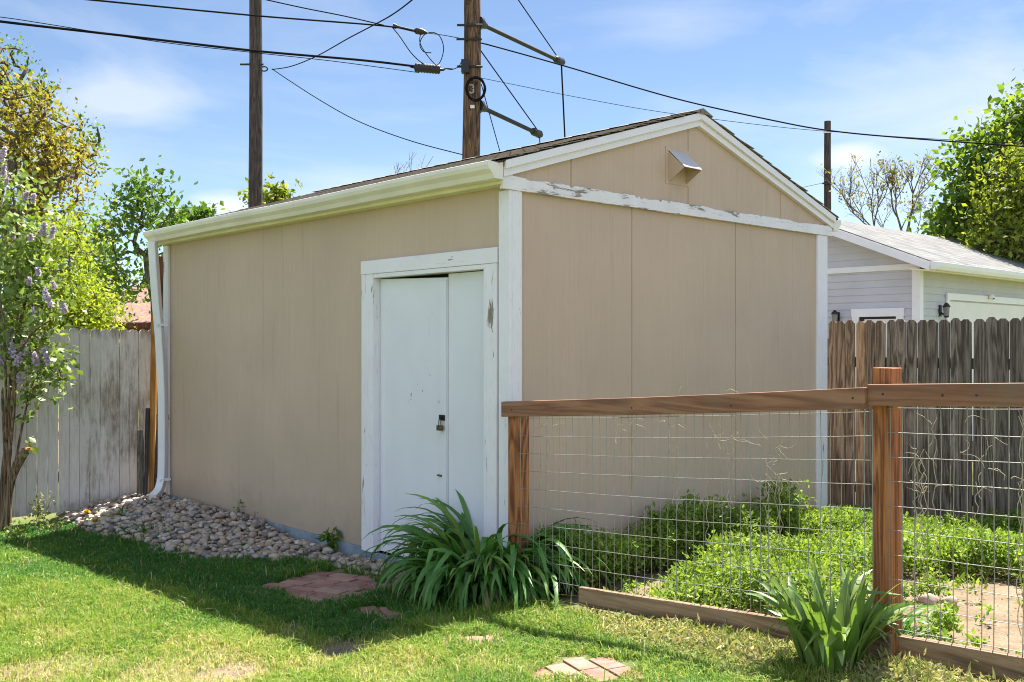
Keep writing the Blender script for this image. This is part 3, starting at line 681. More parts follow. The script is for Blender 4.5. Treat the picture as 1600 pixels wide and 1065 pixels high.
mb.build('front_wall', M['garage'], GA)
mb = MB(); pr = laps(0, groof(GVR)-.05)
for (o0, z0), (o1, z1) in zip(pr, pr[1:]):
    lo0 = 0 if z0 < groof(0)-.05 else (z0-groof(0)+.05)/GSL; lo1 = 0 if z1 < groof(0)-.05 else (z1-groof(0)+.05)/GSL
    mb.add([(o0, lo0, z0), (o0, 2*GVR-lo0, z0), (o1, 2*GVR-lo1, z1), (o1, lo1, z1)], [(3, 2, 1, 0)])
mb.build('side_wall', M['garage'], GA)
MB().box(GLN, GLN+.02, 0, 2*GVR, 0, GH).box(0, GLN, 2*GVR, 2*GVR+.02, 0, GH).build('rear_wall', M['garage'], GA)
MB().box(-.030, .085, -.030, -.0125, 0, GH-.01).box(-.030, -.0125, -.0123, .10, 0, GH-.08).build('corner_trim', M['gwhite'], GA)
bz = gz_at(417.5, 0, .3)
MB().box(-.034, -.0125, .0, 2*GVR, bz-.05, bz+.04).build('band_trim', M['gwhite'], GA)
# roof
for s in (-1, 1):
    ve = GVR+s*(GVR+.32)
    MB().prism([(-.34, ve, groof(ve)), (-.34, GVR, groof(GVR)), (-.34, GVR, groof(GVR)+.05), (-.34, ve, groof(ve)+.05)], (GLN+.6, 0, 0)).build('roof', M['shingle_grey'], GA)
    MB().prism([(-.362, ve, groof(ve)-.10), (-.362, GVR, groof(GVR)-.10), (-.362, GVR, groof(GVR)+.03), (-.362, ve, groof(ve)+.03)], (.020, 0, 0)).build('barge_board', M['gwhite'], GA)
    MB().prism([(-.340, ve, groof(ve)-.035), (-.340, GVR, groof(GVR)-.035), (-.340, GVR, groof(GVR)-.004), (-.340, ve, groof(ve)-.004)], (.325, 0, 0)).build('rake_soffit', M['gwhite'], GA)
mb = MB()
gzz = groof(-.32)-.09
prof = [(-.33, gzz), (-.41, gzz), (-.44, gzz+.05), (-.45, gzz+.115), (-.33, gzz+.115)]
mb.prism([(-.36, a, b) for a, b in prof], (GLN+.7, 0, 0)); mb.build('gutter', M['gwhite'], GA, .006)
MB().prism([(-.34, -.3295, gzz-.02), (-.34, 0, gzz+.02), (-.34, 0, gzz+.04), (-.34, -.3295, gzz)], (GLN+.5, 0, 0)).build('soffit', M['soffit'], GA)
# roll-up door
du0 = gu_at(1476); dtz = gz_at(458, du0, 0); tw = .11
MB().box(du0, du0+tw, -.045, -.0125, 0, dtz-tw).box(du0, du0+5.1, -.047, -.0125, dtz-tw, dtz).box(du0+5-tw, du0+5, -.045, -.0125, 0, dtz-tw).build('garage_door_trim', M['gwhite'], GA)
gd = MB()
for k in range(5):
    h = (dtz-tw-.02)/5; gd.box(du0+tw+.004, du0+5-tw-.004, -.0122, -.004-.005*(k % 2), k*h+.004, (k+1)*h-.004)
gd.build('garage_door', M['gdoor'], GA, .003)
# side door with its frame
sv1, sv0 = gv_at(1333), gv_at(1413); stz = gz_at(482.5, 0, (sv0+sv1)/2)
sd_ = MB().box(-.045, -.0125, sv0, sv0+.115, 0, stz-.13).box(-.045, -.0125, sv1-.115, sv1, 0, stz-.13).box(-.047, -.0125, sv0-.01, sv1+.01, stz-.13, stz).build('side_door_frame', M['gwhite'], GA)
MB().box(-.0122, -.006, sv0+.116, sv1-.20, 0, stz-.17).build('side_door', M['gdoor'], GA); MB().box(-.0124, -.009, sv1-.199, sv1-.116, 0, stz-.131).box(-.0124, -.009, sv0+.116, sv1-.199, stz-.169, stz-.131).build('door_gap', M['dark'], GA)
def lantern(p, out, nm):
    k = .72; q = lambda prof: [(a*k, b*k) for a, b in prof]
    o = MB().lathe(q([(.0, .16), (.03, .15), (.075, .09), (.085, .07), (.08, .06)]), 10, p).build(nm, M['black'], GA)
    MB().lathe(q([(.0, -.171), (.02, -.17), (.05, -.16), (.055, -.13)]), 10, p).build('lantern_base', M['black'], o)
    MB().lathe(q([(.055, -.13), (.068, .06)]), 10, p).build('lantern_glass', plain('smoky_lantern_glass', (.22, .22, .22), .15, 0, .2, 20), o)
    MB().beam((p[0], p[1], p[2]-.1), (p[0]+out[0]*.12, p[1]+out[1]*.12, p[2]-.02), .025, .025).box(p[0]+out[0]*.11-.03, p[0]+out[0]*.11+.03, p[1]+out[1]*.11-.03, p[1]+out[1]*.11+.03, p[2]-.1, p[2]+.08).build('lantern_arm', M['black'], o)
v_ = gv_at(1310); lantern((-.12, v_, gz_at(496, 0, v_)), (1, 0), 'wall_lantern')
u_ = gu_at(1467); lantern((u_, -.12, gz_at(485, u_, 0)), (0, 1), 'wall_lantern')
u_ = gu_at(1540.5); z_ = gz_at(465, u_, 0); o = MB().lathe([(.0, .05), (.04, .045), (.05, .01), (.045, -.03), (.0, -.035)], 10, (u_, -.09, z_)).build('security_camera', M['gwhite'], GA)
MB().lathe([(.028, .0), (.028, -.02), (.0, -.021)], 10, (u_, -.115, z_-.018)).build('camera_lens', M['black'], o)
# ------------------------------------------------------------------ far house, left
hx = at(205, 512, 30.0)
HO = empty('brick_house', (hx.x, hx.y, -.3), R(8), 'red brick house with pinkish shingle roof glimpsed beyond the white fence', 'house')
brickw = plain('red_brick_wall', (.26, .10, .075), .8, 0, .35, 14); roofm = plain('pink_tan_roof_shingle', (.30, .175, .135), .9, 0, .3, 10)
MB().box(-1.6, 3.2, 0, 6, 0, 2.45).build('wall', brickw, HO)
mb = MB(); e0, e1, y0, y1, zr0, zr1 = -2.1, 3.7, -.6, 6.6, 2.36, 4.0
mb.add([(e0, y0, zr0), (e1, y0, zr0), (e1, y1, zr0), (e0, y1, zr0), (.3, 2.4, zr1), (1.4, 2.4, zr1), (1.4, 3.6, zr1), (.3, 3.6, zr1)], [(0, 1, 5, 4), (1, 2, 6, 5), (2, 3, 7, 6), (3, 0, 4, 7), (4, 5, 6, 7), (3, 2, 1, 0)])
mb.build('roof', roofm, HO); MB().box(e0, e1, y0-.03, y0, 2.20, 2.36).build('fascia', M['plank_brown'], HO)
w1 = MB().box(1.2, 2.2, -.03, -.002, 1.2, 2.1).build('window', M['gwhite'], HO); MB().box(1.27, 2.13, -.04, -.031, 1.27, 2.03).build('pane', M['black'], w1)
# ------------------------------------------------------------------ utility poles
def pole(name, x, Y, h, r0, r1, mat, label, wob=.03):
    b = at(x, HY, Y); b.z = -.2
    e = empty(name, b, 0, label, 'utility pole', 'utility poles along the alley')
    n = 14; path = [(wob*math.sin(i*.9)*.5, wob*math.cos(i*.7)*.5, h*i/n) for i in range(n+1)]
    MB().tube(path, lambda i: r0+(r1-r0)*i/n, 14).build('pole_shaft', mat, e); return e, b
YP = 17.7
P1, b1_ = pole('utility_pole', 737, YP, 11.5, .185, .135, M['pole'], 'rough brown utility pole with two strut arms, rising behind the shed roof')
def Lp(b, p): return (p[0]-b.x, p[1]-b.y, p[2]-b.z)
def arm(x0, y0, x1, y1, dY, b, par, nm='strut_arm'):
    a = Vector(Lp(b, at(x0, y0, YP))); c = Vector(Lp(b, at(x1, y1, YP+dY)))
    o = MB().tube([a, c], .042, 8).build(nm, M['steel'], par); d = (c-a).normalized()
    MB().tube([c-d*.28, c-d*.2, c-d*.19, c+d*.02, c+d*.1], lambda i: (.06, .085, .075, .085, .05)[i], 8).build('arm_end_fitting', M['black'], o)
    MB().tube([a-d*.02, a+d*.06, a+d*.07, a+d*.22], lambda i: (.12, .12, .075, .065)[i], 8).build('arm_clamp', M['black'], o)
    return c
e1_ = arm(748, 36, 877, 97, 2.8, b1_, P1); e2_ = arm(748, 166, 842, 210, 2.0, b1_, P1)
def guy(pts, par, b, r=.012, nm='guy_wire'): return MB().tube([Lp(b, p) for p in pts], r, 5).build(nm, M['cable'], par)
guy([at(748, -90, YP), at(875, 95, YP+2.8)], P1, b1_); guy([at(877, 99, YP+2.8), at(883, 225, YP+2.8), at(886, 300, YP+2.8)], P1, b1_, .018)
guy([at(750, 78, YP), at(843, 208, YP+2.0)], P1, b1_); guy([at(843, 212, YP+2.0), at(845, 260, YP+2.0)], P1, b1_); guy([at(752, 132, YP), at(788, 262, YP+1)], P1, b1_, .009)
# clamps, bolts and the number plate
kk = MB()
for x, y in ((733, 38), (732, 60), (733, 103)): 
    p = Lp(b1_, at(x-7, y, YP-.2)); kk = MB().tube([(p[0]-.14, p[1]+.06, p[2]), (p[0]+.32, p[1]+.06, p[2])], .022, 6); kk.build('through_bolt', M['black'], P1)
p = Lp(b1_, at(727, 105, YP-.14)); MB().box(p[0]-.07, p[0]+.07, p[1]-.09, p[1]+.05, p[2]-.12, p[2]+.12).build('cable_bracket', M['black'], P1, .01)
def digit3(c, h, par, mat):
    mb = MB(); r = h*.26
    pts = [(c[0]-r*.8+0, c[2]+h*.40)]
    up = [(c[0]+r*.95*math.cos(a), c[2]+h*.24+h*.25*math.sin(a)) for a in np.linspace(2.6, -1.45, 9)]
    dn = [(c[0]+r*1.05*math.cos(a), c[2]-h*.24+h*.27*math.sin(a)) for a in np.linspace(1.45, -2.7, 9)]
    for sg in (up, dn): mb.sweep([(x, c[1], z) for x, z in sg], [(-.014, -.004), (.014, -.004), (.014, .004), (-.014, .004)], up=(0, 1, 0), smooth=False)
    return mb.build('number_three', mat, par)
p = Lp(b1_, at(736.5, 139, YP-.20)); digit3(p, .15, P1, plain('grey_number_plate', (.42, .41, .40), .7))
p = Lp(b1_, at(738, 167, YP-.185)); MB().box(p[0]-.035, p[0]+.04, p[1]-.004, p[1]+.004, p[2]-.03, p[2]+.03).build('pole_tag', M['gwhite'], P1)
P2, b2_ = pole('utility_pole', 399.5, 23.5, 12.5, .19, .14, M['pole_dark'], 'dark straight utility pole above the left end of the shed gutter', .01)
p = Lp(b2_, at(413, 108, 23.5)); rg = [(p[0]+.08*math.cos(a), p[1], p[2]+.055*math.sin(a)) for a in np.linspace(0, 2*PI, 13)]
MB().tube(rg, .018, 6).tube([(0, 0, p[2]+.03), (p[0]-.07, p[1], p[2])], .03, 6).build('eye_bracket', M['steel'], P2)
MB().tube([(-.36, -.05, Lp(b2_, at(390, 102, 23.5))[2]), (.2, -.05, Lp(b2_, at(390, 102, 23.5))[2])], .025, 6).build('through_bolt', M['black'], P2)
YR = 38.0
P3, b3_ = pole('utility_pole', 1293, YR, 10.3, .16, .125, M['pole_dark'], 'thin weathered utility pole standing behind the garage roof', .01)
zt3 = Lp(b3_, at(1293, 207, YR))[2]; MB().lathe([(.150, -.05), (.150, .05)], 14, (0, 0, zt3)).build('pole_band', M['gwhite'], P3)
zt3 = Lp(b3_, at(1293, 288, YR))[2]; MB().box(-.25, .25, -.20, -.12, zt3-.03, zt3+.03).build('cross_bracket', M['black'], P3)
def cable(name, label, pts, r, mat='cable', n=8, grp='overhead cables', cat='cable'):
    P = spline([at(*p) for p in pts], n); c = P[0].copy()
    o = MB().tube([q-c for q in P], r*.85, 6).build(name, M[mat], None, 0, c); return tag(o, label, cat, grp)
cable('overhead_cable', 'thickest black overhead cable, running from the left edge to the splice case', [(-120, 18, 14.2), (0, 34, 14.9), (200, 57, 15.7), (400, 80, 16.5), (560, 94, 17.1), (648, 104, 17.5)], .024)
cable('overhead_cable', 'thin lashed cable sagging just under the thickest overhead cable at left', [(-100, 17, 14.3), (0, 27, 14.9), (80, 39, 15.2), (250, 66, 15.9), (400, 83, 16.5), (520, 96, 17.0), (655, 114, 17.5)], .008)
cable('overhead_cable', 'black overhead cable passing the left pole and ending at the black dead-end clamp', [(60, -8, 14.6), (150, 1, 15.0), (400, 25, 16.3), (600, 41, 17.3), (656, 51, 17.6)], .017)
cable('overhead_cable', 'thin overhead wire dropping from the top edge right of the left pole', [(380, -8, 16.4), (470, 12, 16.8), (540, 26, 17.0), (600, 40, 17.3)], .012)
cable('overhead_cable', 'kinked service wire curving up from the left pole to the top edge', [(425, 109, 23.2), (455, 104, 22.0), (495, 88, 20.5), (545, 60, 18.5), (585, 39, 17.0), (615, 22, 15.5), (648, -3, 14.0), (690, -40, 12.5)], .013)
cable('overhead_cable', 'slack service wire hanging down from the left pole to the foot of the brown pole', [(425, 108, 23.2), (450, 125, 22.7), (500, 157, 21.6), (560, 190, 20.3), (640, 220, 18.9), (726, 243, 17.8)], .012)
cable('overhead_cable', 'long overhead cable running right from the brown pole across the thin far pole', [(749, 68, 17.8), (765, 71, 18), (880, 103, 17.9), (1050, 153, 17.9), (1200, 187, 17.6), (1300, 205, 17.3), (1440, 218, 16.8), (1640, 232, 16)], .015)
cable('overhead_cable', 'faint far wire passing under the long cable at right', [(725, 117, 18.0), (790, 130, 18.0), (900, 152, 18.0), (1030, 175, 18.0), (1200, 197, 17.7), (1310, 207, 17.4), (1450, 217, 16.9), (1640, 226, 16.1)], .006)
cable('overhead_cable', 'thin wire tying the clamp to the brown pole top bolt', [(657, 51, 17.6), (690, 55, 17.65), (728, 62, 17.6)], .008)
cable('overhead_cable', 'faint low wire running left from the thin far pole to the gable roof', [(1288, 286, 38), (1260, 292, 36), (1215, 303, 33), (1150, 330, 30)], .010)
cable('overhead_cable', 'faint low wire running right from the thin far pole into the bare tree', [(1299, 287, 38), (1340, 299, 38), (1400, 314, 38)], .010)
# dead-end clamp, splice case with jumper loops, coil
c = at(655, 50, 17.6); o = MB().tube([(-.09, 0, .02), (-.05, 0, .015), (.05, 0, 0), (.14, 0, -.02)], lambda i: (.03, .06, .06, .02)[i], 8).tube([(-.47, 0, .11), (-.41, 0, .09)], .045, 8).tube([(-.44, 0, .1), (-.1, 0, .02)], .026, 8).build('cable_clamp', M['black'], None, 0, c); tag(o, 'black dead-end clamp on the upper cable left of the brown pole', 'clamp')
c = at(668, 107.5, 17.5); sc_ = empty('splice_case', c, 0, 'black ribbed splice case hanging on the thick cable left of the brown pole', 'splice case')
d = Vector((.23, 0, -.02)); mb = MB(); N = 18
mb.tube([d*(-1+2*i/N) for i in range(N+1)], lambda i: (.065 if i in (0, N) else (.088 if i % 2 else .074)), 10); mb.build('case_body', M['black'], sc_)
MB().tube([d*1.0, d*1.25, d*1.45+Vector((0, 0, .03)), d*2.0+Vector((0, 0, .035))], lambda i: (.03, .02, .012, .010)[i], 6).build('case_tail', M['black'], sc_); MB().tube([d*-1.0, d*-1.15, d*-1.35], lambda i: (.03, .02, .014)[i], 6).build('case_tail', M['black'], sc_)
cable('jumper_cable', 'jumper cable drooping from the upper cable to the left end of the splice case', [(612, 42, 17.45), (625, 58, 17.45), (640, 80, 17.45), (652, 93, 17.45), (664, 102, 17.45)], .011, grp=None)
cable('jumper_cable', 'looped jumper cable making a ring above the splice case', [(657, 54, 17.55), (656, 66, 17.5), (662, 79, 17.45), (675, 96, 17.4), (683, 102, 17.4), (690, 92, 17.4), (693, 74, 17.4), (687, 57, 17.45), (675, 51, 17.5), (662, 56, 17.5), (656, 70, 17.55), (662, 81, 17.5), (674, 83, 17.5)], .010, grp=None)
cable('jumper_cable', 'short slack jumper from the splice case tail to the pole bracket', [(694, 107, 17.5), (706, 109, 17.5), (717, 104, 17.5), (722, 95, 17.5), (727, 93, 17.5)], .009, grp=None)
c = at(743.5, 140, YP-.24); mb = MB()
for k in range(7):
    a0 = random.random()*6; rx, rz = .165+.012*math.sin(k*2.1), .205+.012*math.cos(k*1.7)
    mb.tube([(rx*math.cos(a)+.004*math.sin(3*a+k), -.012*k+.03*math.sin(a+k)*.3, rz*math.sin(a)) for a in np.linspace(a0, a0+2*PI, 33)], .012, 6)
tag(mb.build('cable_coil', M['cable'], None, 0, c), 'black coil of spare cable hung on the brown utility pole', 'cable coil')
# ------------------------------------------------------------------ trees
def leafcloud(P, size, d0=None, spread=1.0, aspect=.55, droop=0.0, r=rng):
    n = len(P); d = r.normal(size=(n, 3))*spread+(np.array(d0) if d0 is not None else 0); d[:, 2] -= droop
    d /= np.linalg.norm(d, axis=1, keepdims=True)+1e-9
    q = r.normal(size=(n, 3)); q[:, 2] += .9; s = np.cross(d, q); s /= np.linalg.norm(s, axis=1, keepdims=True)+1e-9; nn = np.cross(s, d)
    L = (size*r.uniform(.45, 1.4, n))[:, None]; Wd = L*aspect*.5
    a = P; b = P+d*L*.42+s*Wd-nn*L*.10; c = P+d*L+nn*L*(-.12); e = P+d*L*.42-s*Wd-nn*L*.10
    V = np.stack([a, b, c, e], 1).reshape(-1, 3); k = np.arange(n)[:, None]*4
    return V, np.concatenate([k, k+1, k+2, k+3], 1)
def grow(start, pts, lift=.25):
    """join scattered crown points to a trunk; returns nodes, parents and the number of tips each carries"""
    N = [np.array(p, float) for p in start]; par = [-1]+list(range(len(start)-1)); tips = []
    order = sorted(range(len(pts)), key=lambda i: np.linalg.norm(pts[i]-N[-1])+.4*abs(pts[i][2]-N[-1][2]))
    for i in order:
        p = pts[i]; A = np.array(N); dv = p-A; dist = np.linalg.norm(dv, axis=1)
        cost = dist+np.where(dv[:, 2] < 0, -dv[:, 2]*.9, 0); cost[0] += 5; j = int(np.argmin(cost))
        k = max(1, int(dist[j]/.35)); prev = j; base = N[j].copy()
        for q in range(1, k+1):
            t = q/k; m = base+(p-base)*t; m[2] -= lift*dist[j]*.35*math.sin(PI*t)*(1 if p[2] > base[2] else -.3)
            m += rng.normal(size=3)*dist[j]*.03*(q < k); N.append(m); par.append(prev); prev = len(N)-1
        tips.append(prev)
    cnt = np.zeros(len(N))
    for t in tips:
        while t >= 0: cnt[t] += 1; t = par[t]
    return np.array(N), par, cnt, tips
def branches(N, par, cnt, r0, tipr, mb, seg=5, expo=.5):
    mx_ = cnt.max(); rad = np.maximum(tipr, r0*(cnt/mx_)**expo); ch = {}
    for i, p in enumerate(par): ch.setdefault(p, []).append(i)
    stack = [0]
    while stack:
        i = stack.pop(); path = [i]; c = i
        while ch.get(c):
            k = sorted(ch[c], key=lambda q: -cnt[q]); stack += [('b', c, q) for q in k[1:]]; c = k[0]; path.append(c)
        if len(path) > 1: mb.tube([N[q] for q in path], lambda j, pp=path: float(rad[pp[j]]), seg if rad[path[0]] < .06 else 9)
        out = []
        while stack and isinstance(stack[-1], tuple):
            _, a, b = stack.pop(); path = [a, b]; c = b; new = []
            while ch.get(c):
                k = sorted(ch[c], key=lambda q: -cnt[q]); new += [('b', c, q) for q in k[1:]]; c = k[0]; path.append(c)
            mb.tube([N[q] for q in path], lambda j, pp=path: float(rad[pp[max(j, 1)]]), seg if rad[path[1]] < .06 else 9); stack += new
def blob_pts(blobs, n):
    """points in a union of ellipsoids [(centre, radii, weight)], denser towards the shell"""
    out = []; wts = np.array([b[2] for b in blobs], float); wts /= wts.sum()
    for k in rng.choice(len(blobs), n, p=wts):
        c, r, _ = blobs[k]; d = rng.normal(size=3); d /= np.linalg.norm(d); out.append(np.array(c)+d*np.array(r)*rng.uniform(.25, 1)**.5)
    return out
def tree(name, label, base, trunk, blobs, ntips, per, leaf, sig, mat, bark, r0, tipr=.012, aspect=.6, group=None, cat='tree', droop=.2, sub=0, keep=None, lift=.25):
    e = empty(name, base, 0, label, cat, group); b = np.array(base)
    pts = [p-b for p in blob_pts(blobs, ntips)]
    st = [np.array(p)-b for p in trunk]
    fine = [st[0]]
    for a, c in zip(st, st[1:]):
        k = max(2, int(np.linalg.norm(c-a)/.4)); fine += [a+(c-a)*(i+1)/k+rng.normal(size=3)*.012*(i < k-1) for i in range(k)]
    N, par, cnt, tips = grow(fine, pts, lift); mb = MB(); branches(N, par, cnt, r0, tipr, mb)
    mb.build('trunk', bark, e)
    T = np.array([N[t] for t in tips]); Q = np.repeat(T, per, 0)+rng.normal(size=(len(T)*per, 3))*sig
    # some leaves strung along the outer twigs too
    outer = N[(cnt <= 3)&(cnt > 0)]; k = int(len(Q)*.35); Q = np.concatenate([Q, outer[rng.integers(0, len(outer), k)]+rng.normal(size=(k, 3))*sig*.55])
    if keep is not None: Q = Q[keep(Q+b)]
    V, Fq = leafcloud(Q, leaf, None, 1, aspect, droop)
    link('crown', npmesh('crown', V, [Fq]), mat, e); return e
def E(x, y, Y, rx, ry, w=1.0, rY=None):      # an ellipsoid seen at a pixel
    k = Y/F; return (tuple(at(x, y, Y)), (rx*k, (rY if rY else (rx+ry)/2*k), ry*k), w)
def gb(x, Y, dz=0): X = (x-800)/F*Y; return (X, Y, gz(X, Y)+dz)
L_olive = leafmat('olive_budding_leaf', [(.28, .25, .04), (.36, .29, .045), (.22, .21, .035), (.40, .29, .05), (.26, .28, .05)], .5)
L_lime = leafmat('lime_new_leaf', [(.27, .35, .03), (.34, .40, .04), (.38, .43, .06), (.22, .31, .03)], .55)
L_mid = leafmat('mid_green_leaf', [(.09, .17, .025), (.13, .23, .03), (.17, .27, .05), (.06, .12, .025)], .45)
L_right = leafmat('bright_maple_leaf', [(.13, .21, .03), (.19, .28, .04), (.25, .34, .06), (.08, .14, .02)], .5)
L_yel = leafmat('yellow_green_leaf', [(.26, .30, .04), (.32, .35, .06), (.20, .25, .03), (.15, .20, .025)], .5)
L_dark = leafmat('dark_green_leaf', [(.045, .09, .018), (.07, .13, .02), (.035, .065, .014)], .35)
L_bud = leafmat('pale_bud_leaf', [(.26, .23, .09), (.20, .19, .06), (.30, .26, .12)], .4)
B1 = gb(30, 16)
tree('budding_tree', 'tall olive-yellow budding tree with bare twig tips, behind the lilac at the left edge', B1, [B1, at(25, 420, 16), at(20, 330, 16)],
     [E(20, 190, 16, 85, 60, 3), E(60, 240, 16, 75, 60, 3), E(-60, 220, 16, 90, 110, 2), E(95, 255, 16, 38, 45, 1.3), E(90, 310, 16, 45, 40, 1), E(20, 320, 16, 70, 50, 1.4), E(-40, 120, 16, 60, 60, 1.2)], 300, 13, .09, .22, L_olive, M['bark'], .19, .008, .55)
B1b = gb(-30, 17)
tree('bare_twigged_tree', 'sparse bare-twigged tree with few leaves poking out above the olive tree at the left edge', B1b, [B1b, at(-20, 400, 17), at(0, 250, 17)],
     [E(10, 110, 17, 38, 50, 1), E(40, 165, 17, 70, 45, 1.2), E(70, 140, 17, 14, 30, .5), E(118, 230, 17, 38, 60, 1.2), E(0, 85, 17, 15, 30, .5)], 120, 7, .075, .10, L_mid, M['bark'], .13, .009, .6)
B2 = gb(108, 13.2)
tree('lime_shrub_tree', 'bright lime-green bushy tree right behind the white fence', B2, [B2, at(108, 500, 13.2)],
     [E(112, 470, 13.2, 52, 60, 3), E(85, 420, 13.2, 45, 65, 2), E(130, 495, 13.2, 42, 35, 2), E(75, 500, 13.2, 50, 45, 1.5), E(105, 375, 13.2, 28, 40, .6)], 220, 40, .055, .17, L_lime, M['bark'], .09, .006, .6)
B2b = gb(70, 14.2)
tree('lime_shrub_tree', 'yellower loose-leaved young tree between the lilac and the lime bush', B2b, [B2b, at(70, 480, 14.2), at(80, 400, 14.2)],
     [E(90, 375, 14.2, 40, 40, 2), E(120, 350, 14.2, 22, 30, .8), E(35, 400, 14.2, 50, 60, 1.2)], 80, 16, .06, .18, L_yel, M['bark'], .07, .006, .6)
B3 = gb(238, 20)
tree('airy_tree', 'airy mid-green tree with visible stems left of the shed gutter', B3, [B3, at(240, 470, 20), at(228, 400, 20)],
     [E(215, 300, 20, 32, 28, 1.5), E(240, 330, 20, 40, 45, 2), E(200, 345, 20, 30, 45, 1.4), E(170, 410, 20, 26, 50, 1.2), E(220, 420, 20, 50, 45, 1.8), E(185, 450, 20, 45, 28, 1), E(258, 380, 20, 22, 60, .8)], 190, 7, .13, .22, L_mid, M['bark'], .065, .008, .6)
B3b = gb(150, 24)
tree('airy_tree', 'dark-leaved small tree filling the gap between the lime bush and the pinkish roof', B3b, [B3b, at(152, 470, 24)],
     [E(160, 400, 24, 24, 55, 2), E(170, 450, 24, 32, 35, 2), E(140, 420, 24, 24, 60, 1)], 80, 9, .15, .26, L_mid, M['bark'], .10, .012, .6)
B4 = gb(300, 30)
tree('leafy_tree', 'green treetop just showing above the left end of the shed roof', B4, [B4, at(300, 400, 30)], [E(298, 350, 30, 30, 14, 2), E(285, 365, 30, 30, 22, 2), E(320, 342, 30, 10, 8, .6)], 70, 22, .20, .22, L_mid, M['bark'], .15, .014, .6)
B5 = gb(420, 28)
tree('leafy_tree', 'small pale green treetop beside the left utility pole above the roof', B5, [B5, at(420, 400, 28), at(420, 340, 28)], [E(398, 318, 28, 22, 24, 1), E(438, 306, 28, 18, 14, 1), E(425, 325, 28, 30, 25, 1.4)], 60, 12, .17, .18, L_yel, M['bark'], .12, .012, .6)
def fractal(name, label, base, limbs, r0, depth, mat, leafm, leafn, group=None, bend=.35, shrink=.72, sig=.06, leaf=.1):
    e = empty(name, base, 0, label, 'tree', group); mb = MB(); ends = []; rr = random.Random(int(base[0]*100))
    def rec(p, d, l, r, k):
        n = 4; P = [p.copy()]; q = p.copy(); dd = d.copy()
        for i in range(n): dd = (dd+Vector((rr.gauss(0, .13), rr.gauss(0, .13), rr.gauss(.03, .10)))).normalized(); q = q+dd*l/n; P.append(q.copy())
        mb.tube(P, lambda i: r*.66*(1-.32*i/n), 6 if r > .03 else 4); ends.append(q.copy())
        if k <= 0: return
        for i in range(rr.choice((2, 2, 3))):
            ax = Vector((rr.gauss(0, 1), rr.gauss(0, 1), rr.gauss(0, .5))); nd = (dd+ax.normalized()*rr.uniform(bend*.6, bend*1.7)+Vector((0, 0, .08))).normalized(); rec(q, nd, l*rr.uniform(shrink-.12, shrink+.1), r*.66, k-1)
        if rr.random() < .6: ax = Vector((rr.gauss(0, 1), rr.gauss(0, 1), .2)).normalized(); rec(P[2], (dd+ax*.8).normalized(), l*shrink*.8, r*.45, k-1)
    for p0, p1, rl in limbs: 
        a, b = Vector(p0)-Vector(base), Vector(p1)-Vector(base); mb.tube([a, (a+b)/2+Vector((.03, 0, 0)), b], lambda i: rl*(1-.12*i), 9); 
    for p0, d, l, r, k in r0: rec(Vector(p0)-Vector(base), Vector(d).normalized(), l, r, k)
    mb.build('trunk', mat, e)
    if leafn:
        T = np.array([tuple(q) for q in ends]); Q = T[rng.integers(0, len(T), leafn)]+rng.normal(size=(leafn, 3))*sig; V, Fq = leafcloud(Q, leaf, None, 1, .6, 0); link('crown', npmesh('crown', V, [Fq]), leafm, e)
    return e
B6 = gb(622, 26)
fractal('bare_tree', 'bare twigs of a treetop poking over the shed roof left of the brown pole', B6, [(B6, at(622, 420, 26), .10), (at(622, 420, 26), at(620, 330, 26), .06)],
        [(at(620, 330, 26), (-.15, 0, 1), .55, .028, 3), (at(621, 330, 26), (.45, 0, 1), .62, .028, 3), (at(620, 340, 26), (-.5, .2, 1), .5, .022, 2)], 0, M['twig'], L_bud, 8, None, .3)
B7 = gb(1416, 34)
fractal('bare_tree', 'bare spreading tree with few pale buds behind the garage roof', B7, [(B7, at(1416, 420, 34), .15), (at(1416, 420, 34), at(1414, 378, 34), .10)],
        [(at(1414, 380, 34), (-.35, .1, 1), .95, .075, 5), (at(1414, 385, 34), (.3, -.1, 1), 1.1, .085, 5), (at(1414, 392, 34), (.75, .1, .9), 1.0, .06, 4), (at(1415, 400, 34), (-1.0, .2, .75), 1.35, .07, 5), (at(1415, 405, 34), (-1.9, -.2, .75), 1.45, .06, 4), (at(1415, 410, 34), (-2.6, .3, .62), 1.7, .055, 4)], 0, M['bark'], L_bud, 1300, None, .42, .70, .12, .11)
B8 = gb(1590, 21)
tree('maple_tree', 'tall broad-leaved green tree at the right edge above the garage', B8, [B8, at(1592, 400, 21), at(1595, 300, 21)],
     [E(1592, 195, 21, 22, 40, 2), E(1570, 235, 21, 45, 40, 2.2), E(1535, 222, 21, 22, 18, .8), E(1520, 258, 21, 34, 16, 1.0), E(1500, 262, 21, 12, 10, .4), E(1545, 290, 21, 34, 26, 1.3), E(1500, 305, 21, 22, 14, .6), E(1480, 355, 21, 22, 28, 1.3), E(1515, 370, 21, 40, 30, 1.6), E(1640, 260, 21, 50, 100, 2), E(1500, 330, 21, 30, 20, .5)], 140, 24, .16, .28, L_right, M['bark'], .2, .012, .66)
B9 = gb(1600, 19.5)
tree('yellow_green_tree', 'dense yellow-green tree in front of the tall one at the right edge', B9, [B9, at(1600, 430, 19.5), at(1598, 370, 19.5)],
     [E(1590, 290, 19.5, 32, 50, 2), E(1575, 330, 19.5, 42, 42, 2), E(1560, 380, 19.5, 50, 30, 1.6), E(1630, 320, 19.5, 50, 80, 2)], 110, 36, .12, .28, L_yel, M['bark'], .16, .010, .6)
B10 = gb(1560, 22.5)
